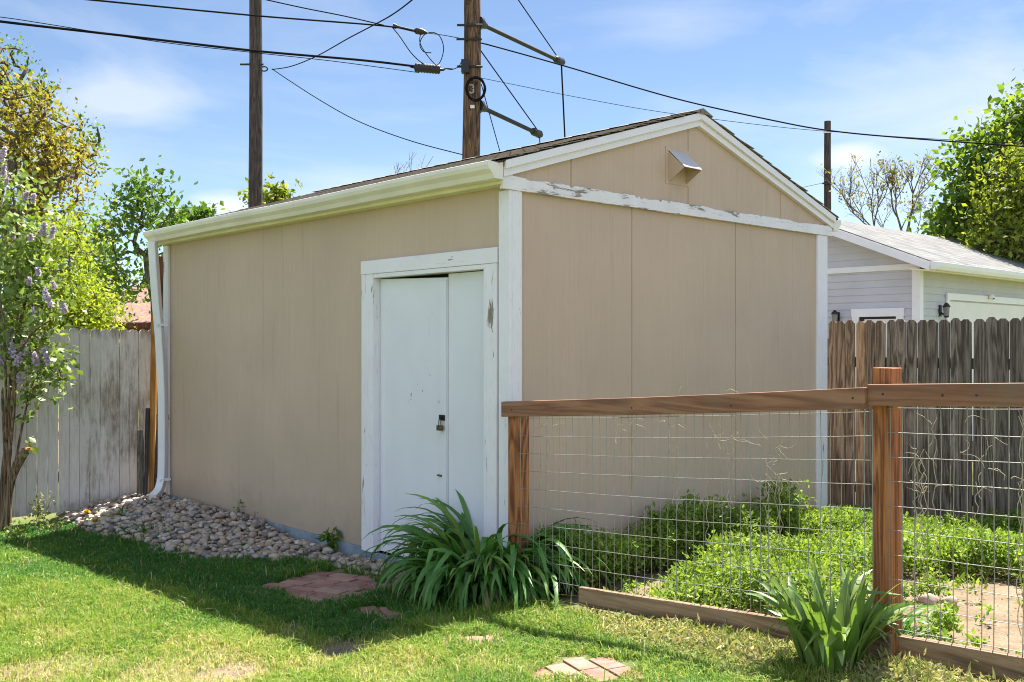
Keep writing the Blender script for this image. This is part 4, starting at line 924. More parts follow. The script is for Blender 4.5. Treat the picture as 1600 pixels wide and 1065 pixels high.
tree('dark_leaved_tree', 'dark green low tree behind the right end of the garage roof', B10, [B10, at(1560, 430, 22.5)], [E(1560, 375, 22.5, 60, 30, 2), E(1500, 375, 22.5, 40, 20, 1), E(1620, 370, 22.5, 50, 50, 2)], 80, 40, .17, .26, L_right, M['bark'], .15, .012, .6)
# ------------------------------------------------------------------ lilac
L_lil = leafmat('lilac_leaf', [(.14, .22, .04), (.20, .29, .06), (.26, .34, .09), (.10, .17, .035), (.32, .38, .14)], .4, .5, .42)
petal = leafmat('lilac_petal', [(.50, .42, .66), (.60, .53, .74), (.70, .65, .80), (.44, .35, .60)], .35, .2, .6)
YL = 8.55
lb = gp(12, 830); YL = lb.y
def lilac():
    e = empty('lilac_bush', lb, 0, 'flowering lilac with gnarled cut trunk and mauve blossoms at the left edge', 'lilac'); b = np.array(lb)
    def A(x, y, dY=0): return np.array(at(x, y, YL+dY))-b
    mb = MB()
    mb.tube(spline([A(8, 838), A(10, 800), A(15, 760), A(24, 732), A(34, 712), A(43, 700)], 4), lambda i: [.056, .053, .050, .047, .044, .042, .040, .039, .038, .037, .036, .036, .038, .040, .041, .042, .042, .041, .040, .038, .028][min(i, 20)], 10)
    mb.tube(spline([A(6, 838, .1), A(4, 790, .1), A(6, 740, .1), A(10, 700, .1)], 4), lambda i: .034-.001*i, 9)
    stems = [[A(14, 770), A(16, 690), A(22, 600), A(26, 520), A(28, 430), A(25, 340), A(10, 260)], [A(10, 720, .1), A(14, 640, .1), A(20, 560, .1), A(40, 470), A(60, 410), A(68, 350)], [A(18, 760), A(30, 690), A(40, 640), A(48, 610)],
             [A(8, 720, .1), A(4, 620, .2), A(2, 500, .3), A(-10, 380, .2), A(-20, 260, .2)], [A(14, 720), A(22, 640, -.1), A(28, 560, -.2), A(52, 520, -.3), A(80, 500, -.35)], [A(12, 700, .1), A(16, 620, .2), A(30, 540, .25), A(60, 560, .2), A(98, 592, .1)], [A(10, 690), A(8, 560, -.2), A(0, 470, -.3), A(-30, 420, -.3)]]
    for k, s in enumerate(stems): 
        P = spline(s, 5); n = len(P); mb.tube(P, lambda i, n=n, k=k: (.017 if k < 2 else .012)*(1-.75*i/n)+.003, 6)
    anchors = [q for s in stems for q in spline(s, 5)[6:]]
    pts = [p-b for p in blob_pts([E(30, 480, YL, 55, 62, 3), E(20, 380, YL, 55, 60, 2.6), E(5, 310, YL, 45, 50, 1.6), E(60, 450, YL, 34, 40, 1.4), E(15, 545, YL, 60, 30, 1.6), E(-40, 430, YL, 60, 150, 2.4), E(75, 575, YL, 32, 20, 1.1), E(60, 380, YL, 28, 30, 1), E(52, 602, YL, 22, 10, .5)], 230)]
    N = [np.array(a) for a in anchors]; tips = []
    for p in sorted(pts, key=lambda q: min(np.linalg.norm(q-a) for a in N[:len(anchors)])):
        D = np.array(N); j = int(np.argmin(np.linalg.norm(D-p, axis=1)+np.maximum(0, D[:, 2]-p[2])*.6)); s = N[j]; m = (s+p)/2+np.array([0, 0, .03]); mb.tube([s, m, p], lambda i: (.006, .0045, .003)[i], 4); N += [m, p]; tips.append(p)
    mb.build('trunk', M['bark_lilac'], e)
    cut = MB().lathe([(0, .004), (.030, 0), (.037, -.02)], 12, tuple(A(44, 698))); cut.build('cut_stub', M['plank_orange'], e)
    T = np.array(tips); per = 14; Q = np.repeat(T, per, 0)+rng.normal(size=(len(T)*per, 3))*np.array([.095, .12, .095])
    k = 7; ex = A(44, 692); Q = np.concatenate([Q, ex+rng.normal(size=(14, 3))*.03, A(48, 612)+rng.normal(size=(18, 3))*.04, A(42, 650)+rng.normal(size=(12, 3))*.03])
    V, Fq = leafcloud(Q, .062, None, 1, .75, .35); link('crown', npmesh('crown', V, [Fq]), L_lil, e)
    for (x, y, s) in ((4, 242, .9), (6, 268, .8), (10, 285, .5), (40, 308, .7), (52, 312, .6), (68, 360, .9), (82, 365, .8), (20, 368, .5), (72, 462, .9), (78, 474, .6), (100, 482, .7), (52, 492, .8), (38, 545, .8), (14, 528, 1.1), (20, 548, .9), (28, 562, .9), (55, 562, .9), (68, 555, 1), (75, 562, .7), (3, 500, .8), (84, 446, .5), (30, 590, .6), (46, 440, .5), (4, 562, .8), (60, 425, .5), (-10, 330, .8), (48, 372, .5)):
        c = A(x, y, random.uniform(-.35, -.1)); n = int(240*s); ax = np.array([random.uniform(-.3, .5), random.uniform(-.4, .2), 1]); ax /= np.linalg.norm(ax); s *= .78
        t = rng.uniform(0, 1, n); rad = .036*s*(1-t*.75)*np.sqrt(rng.uniform(.2, 1, n)); th = rng.uniform(0, 2*PI, n)
        p1 = np.cross(ax, [0, 1, .1]); p1 /= np.linalg.norm(p1); p2 = np.cross(ax, p1)
        Q = c+ax*(t[:, None]-.4)*.15*s+(p1*np.cos(th)[:, None]+p2*np.sin(th)[:, None])*rad[:, None]
        V, Fq = leafcloud(Q, .021, None, 1, 1.0, 0); link('blossom', npmesh('blossom', V, [Fq]), petal, e)
lilac()
# ------------------------------------------------------------------ strap-leaved clumps
def straps(name, base, n, len_, wid, elev, droop, mat, label, cat, spread=.12, bias=None, extra=(), seg=9):
    e = empty(name, base, 0, label, cat); V = []; Fq = []
    for i in range(n):
        az = random.uniform(0, 2*PI); r_ = spread*math.sqrt(random.random()); l = random.uniform(*len_)*random.choice((1, 1, .8)); w_ = random.uniform(*wid); el = math.radians(random.uniform(*elev)); dr = random.uniform(*droop)
        az2 = az+random.gauss(0, .35); p = Vector((r_*math.cos(az), r_*math.sin(az), -.02))
        if bias: l *= bias(az2)
        kink = random.random() < .22; kp = random.uniform(.45, .75); roll = random.gauss(0, .35); b0 = len(V); turn = random.gauss(0, .5)
        for k in range(seg+1):
            t = k/seg; a = el-dr*t**1.5-(1.1 if kink and t > kp else 0); a = max(a, -1.45); az3 = az2+turn*t
            d = Vector((math.cos(a)*math.cos(az3), math.cos(a)*math.sin(az3), math.sin(a))); s = Vector((-math.sin(az3), math.cos(az3), 0)); nn = d.cross(s)
            s = (s*math.cos(roll*t*1.5)+nn*math.sin(roll*t*1.5)); nn = d.cross(s)
            wk = w_*.5*min(1, .55+1.8*t)*(1-max(0, (t-.45)/.55)**1.7)+.0008
            fold = wk*.42*(1-.5*t)
            V += [p+s*wk-nn*fold*0, p+nn*fold*-1, p-s*wk]
            if k < seg:
                q = b0+k*3; Fq += [(q, q+1, q+4, q+3), (q+1, q+2, q+5, q+4)]
            p = p+d*(l/seg); gzl = gz(base[0]+p.x, base[1]+p.y)-base[2]
            if p.z < gzl+.012: p.z = gzl+.012
    link('leaves', npmesh('leaves', [tuple(v) for v in V], [Fq], True), mat, e)
    if extra:
        mb = MB()
        for (az, h) in extra:
            P = [(.05*math.cos(az)*i, .05*math.sin(az)*i, h*i/4) for i in range(5)]; mb.tube(P, lambda i: .004-.0005*i, 5)
        mb.build('stalk', mat, e)
    return e
L_day = leafmat('daylily_leaf', [(.085, .22, .042), (.12, .28, .055), (.15, .32, .065), (.06, .16, .033), (.20, .33, .07)], .35, .55, .38, .2)
L_lily = leafmat('pale_lily_leaf', [(.15, .25, .055), (.20, .31, .075), (.25, .34, .10), (.10, .19, .04)], .38, .55, .38, .2)
dbase = gp(762, 926); dbase.z = gz(dbase.x, dbase.y)
straps('daylily', dbase, 640, (.46, .88), (.028, .048), (52, 92), (1.6, 3.3), L_day, 'large dark green daylily clump in the shade at the shed corner', 'daylily', .25, None, seg=11)
L_dead = leafmat('withered_leaf', [(.34, .27, .13), (.42, .34, .18), (.26, .24, .09), (.20, .22, .07)], .3, .2, .7)
DL = [o for o in COL.objects if o.name.startswith('daylily')][0]
nd_ = straps('withered_blades', dbase, 46, (.35, .80), (.010, .022), (30, 80), (2.0, 3.4), L_dead, None, None, .24, None, seg=9)
ch_ = nd_.children[0]; ch_.name = 'withered_leaves'; ch_.parent = DL; bpy.data.objects.remove(nd_)
lb2 = gp(1300, 1040); lb2.z = gz(lb2.x, lb2.y)
straps('iris_clump', lb2, 90, (.30, .50), (.032, .054), (66, 90), (.3, 1.7), L_lily, 'pale green broad-bladed iris clump in front of the tall fence post', 'iris', .11, None, seg=9)
lb3 = gp(1385, 1000); lb3.z = gz(lb3.x, lb3.y)
straps('iris_clump', lb3, 46, (.20, .34), (.016, .030), (35, 85), (.6, 2.2), L_day, 'darker low clump of narrow blades at the foot of the tall fence post', 'iris', .11, None, seg=8)
# a single tall blade beside the corner post
tb = gp(795, 880); sb = empty('tall_blade', tb, 0, 'single tall green blade standing against the short corner post', 'plant')
P = spline([(0, 0, 0), (-.005, 0, .25), (.01, 0, .42), (.035, 0, .60)], 5); V = []; Fq = []
tb_b = straps.__name__
for k, p in enumerate(P):
    t = k/(len(P)-1); wk = .017*(1-t**2.2)+.001; V += [(p.x-wk, p.y, p.z), (p.x, p.y-.006, p.z), (p.x+wk, p.y, p.z)]
    if k: q = (k-1)*3; Fq += [(q, q+1, q+4, q+3), (q+1, q+2, q+5, q+4)]
link('leaves', npmesh('leaves', V, [Fq], True), L_day, sb)
# ------------------------------------------------------------------ small leafy weeds
def sprig(name, base, h, n, leaf, mat, label, cat, spread=.5, stems=5, aspect=.5, group=None, sig=.02):
    e = empty(name, base, 0, label, cat, group); mb = MB(); Q = []
    for s in range(stems):
        az = random.uniform(0, 2*PI); l = h*random.uniform(.6, 1.1); k = random.uniform(.1, 1)*spread
        P = [(l*k*t*math.cos(az), l*k*t*math.sin(az), l*(t-.25*k*t*t)) for t in np.linspace(0, 1, 5)]; mb.tube(P, lambda i: .0035*(1-.15*i), 4)
        for i in range(n//stems): t = random.uniform(.25, 1); j = min(3, int(t*4)); f = t*4-j; a, b = np.array(P[j]), np.array(P[j+1]); Q.append(a+(b-a)*f+np.random.RandomState(i+s*77).normal(size=3)*sig)
    mb.build('stem', mat, e); V, Fq = leafcloud(np.array(Q), leaf, (0, 0, .4), 1, aspect, 0); link('leaves', npmesh('leaves', V, [Fq]), mat, e); return e
sprig('weed', gp(519, 866), .20, 60, .085, L_mid, 'leafy green weed growing against the shed skirt left of the door', 'weed', .8, 6, .35)
sprig('weed', gp(373, 809), .15, 12, .04, L_mid, 'tiny sprout on the rocks by the pale stick', 'weed', .3, 2, .5, sig=.012)
sprig('weed', gp(398, 820), .13, 6, .02, M['twig'], 'dry dead stalk on the rocks beside the pale stick', 'weed', .1, 1, .5, sig=.008)
sprig('weed', gp(377, 857), .06, 16, .035, L_mid, 'small bright weed among the rocks below the pale stick', 'weed', .8, 4, .6, sig=.012)
sprig('weed', gp(187, 815), .12, 34, .06, L_mid, 'low leafy weed in the rocks left of the downspout foot', 'weed', .8, 6, .45)
L_rose = leafmat('pale_rose_leaf', [(.20, .24, .10), (.28, .27, .14), (.34, .29, .18), (.14, .20, .06)], .4)
sprig('rose_shrub', gp(62, 828), .36, 110, .042, L_rose, 'small pale-leaved shrub at the foot of the white fence by the lilac', 'shrub', .35, 7, .6, sig=.03)
sprig('rose_shrub', gp(30, 845), .19, 120, .042, L_lil, 'low green seedling shrub under the lilac trunk', 'shrub', 1.0, 9, .6, sig=.03)
sprig('rose_shrub', gp(90, 835), .17, 80, .035, L_rose, 'low straw-coloured shrub right of the lilac foot', 'shrub', 1.1, 7, .6, sig=.03)
yel = plain('dandelion_yellow', (.70, .48, .02), .6)
def dandelion(px, py, label):
    b = gp(px, py+10); e = empty('dandelion', b, 0, label, 'dandelion', 'dandelions by the rocks'); MB().tube([(0, 0, 0), (.004, 0, .05), (0, .003, .09)], .003, 5).build('stem', L_mid, e)
    n = 60; th = rng.uniform(0, 2*PI, n); q = np.stack([np.cos(th)*.004, np.sin(th)*.004, np.full(n, .09)], 1); el = rng.uniform(.1, 1.4, n); d = np.stack([np.cos(th)*np.cos(el), np.sin(th)*np.cos(el), np.sin(el)], 1)
    s = np.cross(d, [0, 0, 1]); s /= np.linalg.norm(s, axis=1, keepdims=True)+1e-6; V = np.stack([q-s*.004, q+s*.004, q+d*.034+s*.005, q+d*.034-s*.005], 1).reshape(-1, 3); k = np.arange(n)[:, None]*4
    link('flower', npmesh('flower', V, [np.concatenate([k, k+1, k+2, k+3], 1)]), yel, e)
dandelion(135, 806, 'upper left dandelion flower at the edge of the rocks'); dandelion(148, 821, 'lower right dandelion flower at the edge of the rocks')
# ------------------------------------------------------------------ pale stick, lumber and pipes leaning by the downspout
a, b = gp(375, 812), gp(403, 825)
st = MB().tube([Vector((0, 0, .035)), (b-a)*.5+Vector((0, 0, .04)), (b-a)+Vector((0, 0, .02))], .010, 6).build('stick', M['base_y'], None, 0, a); tag(st, 'pale dry stick lying on the rocks against the wall', 'stick')
def leaner(name, x0, y0, x1, y1, Yb, Yt, w_, th, mat, label, cat, tube=False):
    a = at(x0, y0, Yb); b = at(x1, y1, Yt); mb = MB(); d = b-a
    if tube: mb.tube([(0, 0, 0), d*.33+Vector((.006, 0, 0)), d*.66, d], w_/2, 10)
    else: mb.beam((0, 0, 0), d, w_, th, (.1, 1, 0))
    tag(mb.build(name, M[mat], None, 0 if tube else .003, a), label, cat)
leaner('plank', 237, 783, 241.5, 492, 9.46, 9.56, .058, .03, 'plank_orange', 'orange varnished plank leaning on the fence end behind the downspout', 'plank')
leaner('board', 252, 786, 252.5, 401, 9.62, 9.66, .085, .025, 'plank_brown', 'tall red-brown board standing between the downspout and the shed corner', 'board')
leaner('board', 219, 781, 219.5, 671, 9.40, 9.52, .062, .025, 'plank_grey', 'short grey board leaning on the white fence beside the black pipe', 'board')
leaner('pipe', 226.5, 782, 231, 637, 9.36, 9.50, .042, .04, 'black', 'longer black pipe leaning left of the orange plank', 'pipe', True)
leaner('pipe', 242.5, 783, 243.5, 646, 9.44, 9.54, .036, .04, 'black', 'shorter black pipe leaning right of the orange plank', 'pipe', True)
# ------------------------------------------------------------------ river rocks
rockpoly = [(gp(x, y).x, gp(x, y).y) for x, y in ((246, 772), (300, 779), (437, 823), (600, 868), (650, 885), (640, 905), (570, 897), (520, 884), (470, 876), (440, 880), (330, 878), (250, 866), (215, 850), (160, 838), (120, 822), (85, 806), (130, 792), (200, 777))]
def rocks():
    bm = bmesh.new(); bmesh.ops.create_icosphere(bm, subdivisions=2, radius=1); bv = np.array([v.co[:] for v in bm.verts]); bf = np.array([[v.index for v in f.verts] for f in bm.faces]); bm.free()
    xs = [p[0] for p in rockpoly]; ys = [p[1] for p in rockpoly]; V = []; Fs = []; placed = []; tries = 0
    cell = {}
    for layer, cnt, sz in ((0, 3600, (.016, .034)), (1, 1100, (.014, .032)), (2, 2000, (.007, .015))):
        c = 0; tries = 0
        while c < cnt and tries < cnt*25:
            tries += 1; x, y = random.uniform(min(xs), max(xs)), random.uniform(min(ys), max(ys)); r = random.uniform(*sz)*(1 if random.random() > .12 else 1.25)
            if not inpoly(np.array([x]), np.array([y]), rockpoly)[0]: continue
            u, v = uv(x, y)
            if u > -.05 or v > 5.24: continue
            if layer == 0:
                if any((x-a)**2+(y-b)**2 < ((r+q)*.80)**2 for a, b, q in cell.get((int(x/.1), int(y/.1)), [])): continue
                for i in (-1, 0, 1):
                    for j in (-1, 0, 1): cell.setdefault((int(x/.1)+i, int(y/.1)+j), []).append((x, y, r))
            z = gz(x, y)+r*.25+(.026 if layer == 1 else 0)+(.014*random.random())
            s = np.array([r*random.uniform(.95, 1.35), r*random.uniform(.75, 1.05), r*random.uniform(.5, .75)])
            Rm = np.array(Matrix.Rotation(random.uniform(0, 6.28), 3, 'Z') @ Matrix.Rotation(random.gauss(0, .35), 3, 'X'))
            k = rng.normal(size=(3, 3))*1.2; ph = rng.uniform(0, 6, 3); bump = 1+.09*np.sin(bv@k.T*1.6+ph).sum(1)
            P = (bv*bump[:, None]*s)@Rm.T+np.array([x, y, z]); Fs.append(bf+len(V)*len(bv)); V.append(P); c += 1
    o = link('river_rocks', npmesh('river_rocks', np.concatenate(V), [np.concatenate(Fs)], True), M['rock']); tag(o, 'bed of grey and tan river rocks along the shed wall', 'river rocks', None, 'stuff')
rocks()
# ------------------------------------------------------------------ brick stepping pads
pads = []
def pad(px, py, nu, nv, rot, label, sink=.0, keep=None):
    c = gp(px, py); mb = MB(); pads.append((c, nu, nv, rot))
    for j in range(nv):
        for i in range(nu):
            if keep and not keep(i, j): continue
            x0 = (i-nu/2+(.5 if j % 2 else 0)*.5)*.205; y0 = (j-nv/2)*.103; dz = random.gauss(0, .003)
            q = MB().box(x0+.006, x0+.197, y0+.005, y0+.096, -.05, .012); t1, t2 = random.gauss(0, .012), random.gauss(0, .012)
            mb.add([(a, b, zz+dz+(a-x0)*t1+(b-y0)*t2) for a, b, zz in q.v], q.f)
    sl_x = (gz(c.x+.2, c.y)-gz(c.x-.2, c.y))/.4; sl_y = (gz(c.x, c.y+.2)-gz(c.x, c.y-.2))/.4
    o = mb.build('brick_pad', M['brick'], None, .004, c+Vector((0, 0, -.004-sink))); n_ = Vector((-sl_x, -sl_y, 1)).normalized()
    o.rotation_euler = (n_.to_track_quat('Z', 'Y').to_matrix() @ Matrix.Rotation(rot, 3, 'Z')).to_euler(); tag(o, label, 'brick pad', 'brick stepping pads')
pad(512, 918, 4, 7, TH+PI/2, 'largest brick pad, several rows of red brick in front of the shed door', -.006)
pad(600, 961, 2, 2, TH+PI/2, 'small brick sliver showing through grass just left of the daylily')
pad(740, 1000, 1, 3, TH+.2, 'brick pad half in shade, showing through the grass below the daylily')
pad(905, 1049, 2, 4, TH+.35, 'sunlit pinkish brick pad at the bottom edge')
# ------------------------------------------------------------------ two stones in the vegetable bed
for px, py, r, lab in ((1452, 943, .042, 'larger rounded stone on the bare soil behind the wire fence'), (1483, 944, .034, 'smaller rounded stone on the bare soil behind the wire fence')):
    c = gp(px, py); bm = bmesh.new(); bmesh.ops.create_icosphere(bm, subdivisions=3, radius=1); ph = random.random()*6
    for v in bm.verts: k = 1+.12*math.sin(v.co.x*2.3+ph)+.08*math.sin(v.co.y*3.1+v.co.z*2); v.co = Vector((v.co.x*r*k*1.2, v.co.y*r*k*.9, v.co.z*r*k*.8+r*.45))
    me = bpy.data.meshes.new('stone'); bm.to_mesh(me); bm.free(); me.polygons.foreach_set('use_smooth', [True]*len(me.polygons))
    tag(link('stone', me, plain('pinkish_stone', (.44, .33, .27), .8, 0, .25, 30), None, c), lab, 'stone', 'stones in the bed')
# ------------------------------------------------------------------ vegetable bed greens
L_alf = leafmat('alfalfa_leaf', [(.15, .25, .035), (.21, .32, .045), (.27, .37, .06), (.10, .19, .03), (.33, .41, .09)], .45, .35, .5, .4)
def greens():
    bare = [gp(x, y) for x, y in ((1440, 925), (1475, 915), (1520, 925), (1580, 985), (1640, 1010), (1420, 985), (1440, 960), (1500, 985), (1560, 1000), (1500, 950), (1545, 955))]
    bare2 = [gp(x, y) for x, y in ((1010, 915), (1050, 912), (1075, 905), (1170, 872), (1130, 885))]
    Qs = []; Ls = []; mbV = []; mbF = []; n = 0; tries = 0
    while n < 8200 and tries < 150000:
        tries += 1; u = random.uniform(-.02, 4.30); v = random.uniform(-4.3, 2.2)
        if u < W_+.06 and v > -.08: continue
        p = W(u, v)
        if p.y < 2.4 or abs(p.x/p.y) > .72: continue
        wob = .12*math.sin(u*7+v*3)+.09*math.sin(v*9-u*4)
        d = min(math.hypot(p.x-b.x, p.y-b.y) for b in bare)+wob; d2 = min(math.hypot(p.x-b.x, p.y-b.y) for b in bare2)+wob
        if d < .37 and random.random() < .985: continue
        if d2 < .16 and random.random() < .9: continue
        if u < .14 and random.random() < .6: continue
        if v < -3.0 and u < .9: continue
        clump = .8+.35*math.sin(u*3.1+1)*math.sin(v*2.7)+.2*math.sin(u*8.3)*math.sin(v*7.1)
        base = .17+.05*random.random()
        h = (.165+.075*random.random())*clump
        if u < W_+.2:
            if v > -.43+.05*math.sin(u*6):                                # taller, older plants in the lee of the wall
                if v > -.10 or u < .2: continue
                h = (.32+.045*u)*random.uniform(.72, 1.15)*(.88+.22*math.sin(u*5.2+.6))
            elif v > -.95+.17*u+wob and u < 2.7:                           # trodden strip of bare soil
                if random.random() < .93: continue
                h *= .5
        if u > 2.6 and h > .25: h = .25
        h = max(.06, min(h, .56))*min(1, .45+d*1.3)
        z = gz(p.x, p.y); az = random.uniform(0, 6.28); k = random.uniform(0, .35); wallp = (v > -.44 and u < W_+.2); m = int(12+h*(95 if wallp else 62))
        t = rng.uniform(.12, 1, m)**.75; ln = np.stack([h*k*t*math.cos(az)+p.x, h*k*t*math.sin(az)+p.y, z+h*t], 1)+rng.normal(size=(m, 3))*np.array([.020, .020, .010])
        Qs.append(ln); n += 1
    Q = np.concatenate(Qs); V, Fq = leafcloud(Q, .035, (0, 0, .6), 1, .46, 0)
    o = link('garden_greens', npmesh('garden_greens', V, [Fq]), L_alf); tag(o, 'low bright green alfalfa-like plants filling the fenced bed', 'garden greens', None, 'stuff')
    # crumbs, straw and clods on the bare soil
    n = 2600; U_ = rng.uniform(0, 3.2, n); V_ = rng.uniform(-4.2, 0, n); X = CX+U_*cT-V_*sT; Y = CY+U_*sT+V_*cT; k = (Y > 2.6)&(np.abs(X/Y) < .6); X, Y = X[k], Y[k]
    P = np.stack([X, Y, g(X, Y)+.006], 1); V, Fq = leafcloud(P, .022, None, 1, .5, .0); V[:, 2] = np.maximum(V[:, 2], g(V[:, 0], V[:, 1])+.002)
    o = link('soil_litter', npmesh('soil_litter', V, [Fq]), leafmat('dry_litter', [(.30, .22, .14), (.42, .32, .20), (.22, .16, .10), (.50, .40, .27)], .1, .2, .8)); tag(o, 'dry crumbs and bits of straw on the bare soil', 'litter', None, 'stuff')
greens()
# ------------------------------------------------------------------ lawn
def lawn():
    N = 560000; X = rng.uniform(-5.6, 2.5, N); Y = rng.uniform(3.3, 9.6, N)
    dens = np.clip((4.6/Y)**1.1, .35, 1); keep = rng.uniform(0, 1, N) < dens
    keep &= np.abs(X/Y) < .66
    u = (X-CX)*cT+(Y-CY)*sT; v = -(X-CX)*sT+(Y-CY)*cT
    wob = .05*np.sin(X*9+Y*4)+.04*np.sin(X*17-Y*11)
    keep &= ~((u > -.16+wob*.3)&(v < .2)); keep &= ~((u > -.30)&(v >= .2)&(v < 1.6)); keep &= ~((u > -.06)&(v >= 0))
    keep &= v < 5.15+wob
    ex = np.array(rockpoly); cx_, cy_ = ex.mean(0); inr = inpoly(X+wob*.6, Y+wob*.6, rockpoly); tw_ = [gp(x, y) for x, y in ((150, 836), (185, 842), (215, 850), (260, 868), (120, 826), (300, 880))]; near_ = np.min([np.hypot(X-p.x, Y-p.y) for p in tw_], axis=0)+wob
    keep &= ~(inr & (rng.uniform(0, 1, N) < np.where(near_ < .22, .45, .985)))
    for c, nu, nv, rot in pads:
        dx, dy = X-c.x, Y-c.y; a = dx*math.cos(rot)+dy*math.sin(rot); b = -dx*math.sin(rot)+dy*math.cos(rot)
        keep &= ~((np.abs(a-.02) < nu*.1025-.035+wob*.7)&(np.abs(b) < nv*.0515-.03+wob*.5))
    bareness = np.zeros(N)
    for px, py, r, s in ((372, 1052, .26, .9), (540, 1014, .17, .95), (20, 1055, .24, .6), (660, 1030, .14, .5), (300, 1010, .20, .35), (165, 888, .05, .95), (1000, 985, .22, .65), (1075, 1000, .24, .6), (1150, 1030, .2, .5), (960, 960, .15, .6), (430, 1000, .16, .5), (120, 1045, .34, .6), (250, 1052, .34, .65), (330, 1035, .25, .6), (40, 960, .2, .3), (60, 1000, .2, .35), (470, 1045, .2, .45), (180, 925, .2, .25), (620, 1050, .22, .4), (760, 1040, .18, .3), (455, 985, .10, .6), (860, 1000, .08, .4), (1250, 1010, .25, .5), (1440, 1060, .5, .75)):
        p = gp(px, py); d = np.hypot(X-p.x, (Y-p.y)*.9)+wob*.8; bareness = np.maximum(bareness, s*np.clip((r-d)/r*1.8, 0, 1))
    keep &= rng.uniform(0, 1, N) > bareness*.97
    X, Y, bn, u, v = X[keep], Y[keep], bareness[keep], u[keep], v[keep]; n = len(X); Z = g(X, Y)-.004
    patch = .5+.3*np.sin(X*1.9+.6)*np.sin(Y*2.3+1)+.25*np.sin(X*5.1+Y*3.7)*np.sin(Y*4.3-X*2)+.12*np.sin(X*11)*np.sin(Y*13)
    far = np.clip((-X-1.0)/2.2, 0, 1)*np.clip((Y-5.0)/2, 0, 1)              # the lusher strip towards the back
    yellow = np.clip(.52+.5*(patch-.5)+bn*.5-.30*far-.42*(u > -1.3)*(v > -.2), 0, 1)  # last term paints the shed's shade into the blades as a deeper green
    clmp = .5+.5*np.sin(X*23+3*np.sin(Y*7))*np.sin(Y*27+3*np.sin(X*6)); H = (.030+.024*rng.uniform(0, 1, n)+.018*clmp)*(1-.35*bn)*(1+.35*(patch-.5)); edge = ((u > -.95)&(v > -.6)&(v < 4)); H = np.where(edge, H*1.35, H)
    tuft = rng.uniform(0, 1, n) < .02+.04*(clmp > .85); H = np.where(tuft, H*1.75, H)
    az = rng.uniform(0, 2*PI, n); lean = np.abs(rng.normal(.75, .4, n)); d = np.stack([np.cos(az), np.sin(az)], 1); s = np.stack([-np.sin(az), np.cos(az)], 1)
    # blades seen broadside or edge-on, bending over at the tip
    w0 = (.0017+.0011*rng.uniform(0, 1, n))*(1+.18*(Y-4.5)); tw = rng.uniform(-1, 1, n)[:, None]; sd2 = s*np.cos(tw)+d*np.sin(tw)
    B = np.stack([X, Y, Z], 1); z3 = lambda q: np.concatenate([q, np.zeros((n, 1))], 1); S3 = z3(sd2)*w0[:, None]
    M1 = B+z3(d)*(H*lean*.35)[:, None]; M1[:, 2] += H*.6; T = B+z3(d)*(H*lean*1.15)[:, None]; T[:, 2] += H*np.clip(1.02-.35*lean, .3, 1.1)
    V = np.stack([B-S3, B+S3, M1-S3*.8, M1+S3*.8, T], 1).reshape(-1, 3); k = np.arange(n)[:, None]*5
    me = npmesh('lawn_grass', V, [np.concatenate([k, k+1, k+3, k+2], 1), np.concatenate([k+2, k+3, k+4], 1)])
    # blade tint: 0 lush and painted-shade green .. 1 straw
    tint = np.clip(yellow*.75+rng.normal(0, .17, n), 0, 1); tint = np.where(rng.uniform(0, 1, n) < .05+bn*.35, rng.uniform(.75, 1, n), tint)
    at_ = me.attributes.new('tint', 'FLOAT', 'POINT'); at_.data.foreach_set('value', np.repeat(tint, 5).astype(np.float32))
    t = NT('lawn_blade'); a = t.n('ShaderNodeAttribute', attribute_name='tint')
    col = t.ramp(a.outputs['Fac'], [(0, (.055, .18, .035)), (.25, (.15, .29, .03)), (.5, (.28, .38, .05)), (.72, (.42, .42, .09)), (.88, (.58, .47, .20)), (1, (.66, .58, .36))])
    m = t.leafy(col, .5, .5, .3)
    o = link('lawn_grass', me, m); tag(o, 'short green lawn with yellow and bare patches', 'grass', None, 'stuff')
lawn()
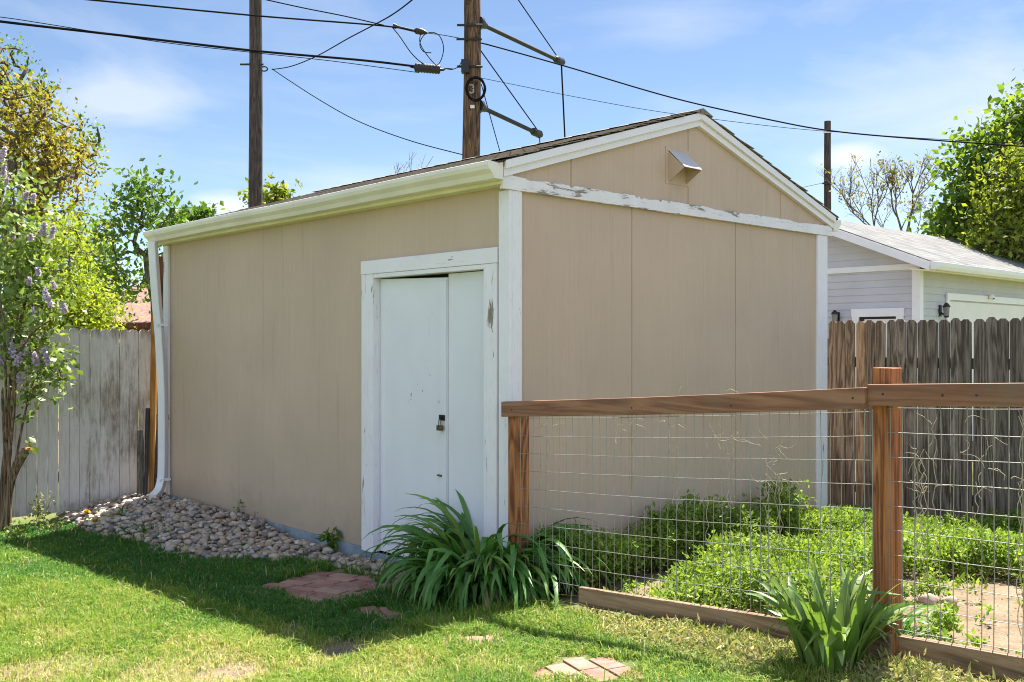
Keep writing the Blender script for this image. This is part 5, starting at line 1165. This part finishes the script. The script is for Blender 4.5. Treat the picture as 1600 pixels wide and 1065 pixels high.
# ------------------------------------------------------------------ pulled weeds drying along the foot of the fence
def clippings():
    n = 9000; cs = [(gp(x, y), r) for x, y, r in ((965, 962, .20), (1010, 980, .22), (1060, 990, .22), (1110, 1002, .2), (1160, 1012, .18), (930, 950, .14), (1210, 1030, .16), (1400, 1048, .2), (1480, 1062, .25), (1040, 960, .12), (990, 945, .10))]
    P = []
    for _ in range(n):
        c, r = random.choice(cs); a = random.uniform(0, 6.28); q = r*math.sqrt(random.random()); x, y = c.x+q*math.cos(a), c.y+q*math.sin(a)
        u, v = uv(x, y)
        if u > -.15: continue
        P.append((x, y, gz(x, y)+.004+abs(random.gauss(0, .022))*(1-q/r*.6)))
    P = np.array(P); V, Fq = leafcloud(P, .042, (0, 0, .0), 1, .26, 0); V[:, 2] = np.maximum(V[:, 2], g(V[:, 0], V[:, 1])+.003)
    o = link('dry_clippings', npmesh('dry_clippings', V, [Fq]), leafmat('drying_weed', [(.34, .33, .13), (.46, .40, .20), (.24, .29, .08), (.55, .47, .28), (.38, .33, .16), (.20, .27, .06)], .3, .2, .7)); tag(o, 'heap of pulled weeds drying along the fence foot board', 'clippings', None, 'stuff')
clippings()
# ------------------------------------------------------------------ dead vine tendrils on the wire
def tendrils():
    mb = MB(); r_ = random.Random(5)
    def curl(v, z, l, u_):
        p = Vector((u_-.006, v, z)); P = [p.copy()]; a = r_.uniform(0, 6.28); da = r_.gauss(0, 1.1)
        for k in range(7):
            a += da*.16+r_.gauss(0, .28); p = p+Vector((r_.gauss(0, .3), math.cos(a), math.sin(a)))*l/7; P.append(p.copy())
        mb.tube(P, lambda i: .0016*(1-.1*i), 4)
    def climb(v, z0, z1, u_):
        n = 14; P = [Vector((u_-.005+r_.gauss(0, .003), v+.008*math.sin(i*1.9+v*9)+r_.gauss(0, .003), z0+(z1-z0)*i/n)) for i in range(n+1)]; mb.tube(P, .0017, 4)
    for k in range(26):
        v = r_.choice([r_.uniform(-2.25, -.3), r_.uniform(-1.9, -.9)]); z = r_.uniform(.72, 1.1)+.066*(-v); 
        for _ in range(r_.randint(1, 3)): curl(v+r_.gauss(0, .02), z+r_.gauss(0, .04), r_.uniform(.05, .13), -.09)
        if r_.random() < .5: climb(v, z-r_.uniform(.15, .55), z, -.09)
    for k in range(30):
        v = r_.uniform(-3.1, -2.45); z = r_.uniform(.85, 1.2)
        for _ in range(r_.randint(1, 2)): curl(v+r_.gauss(0, .015), z+r_.gauss(0, .03), r_.uniform(.04, .11), -.05)
        if r_.random() < .55: climb(v, z-r_.uniform(.2, .7), z, -.05)
    o = mb.build('dry_tendrils', plain('straw_tendril', (.48, .40, .28), .8, 0, .25, 20)); o.matrix_world = Matrix.Translation((CX, CY, 0)) @ Matrix.Rotation(TH, 4, 'Z'); tag(o, 'dead straw-coloured vine tendrils clinging to the wire mesh', 'vine', None, 'stuff')
tendrils()
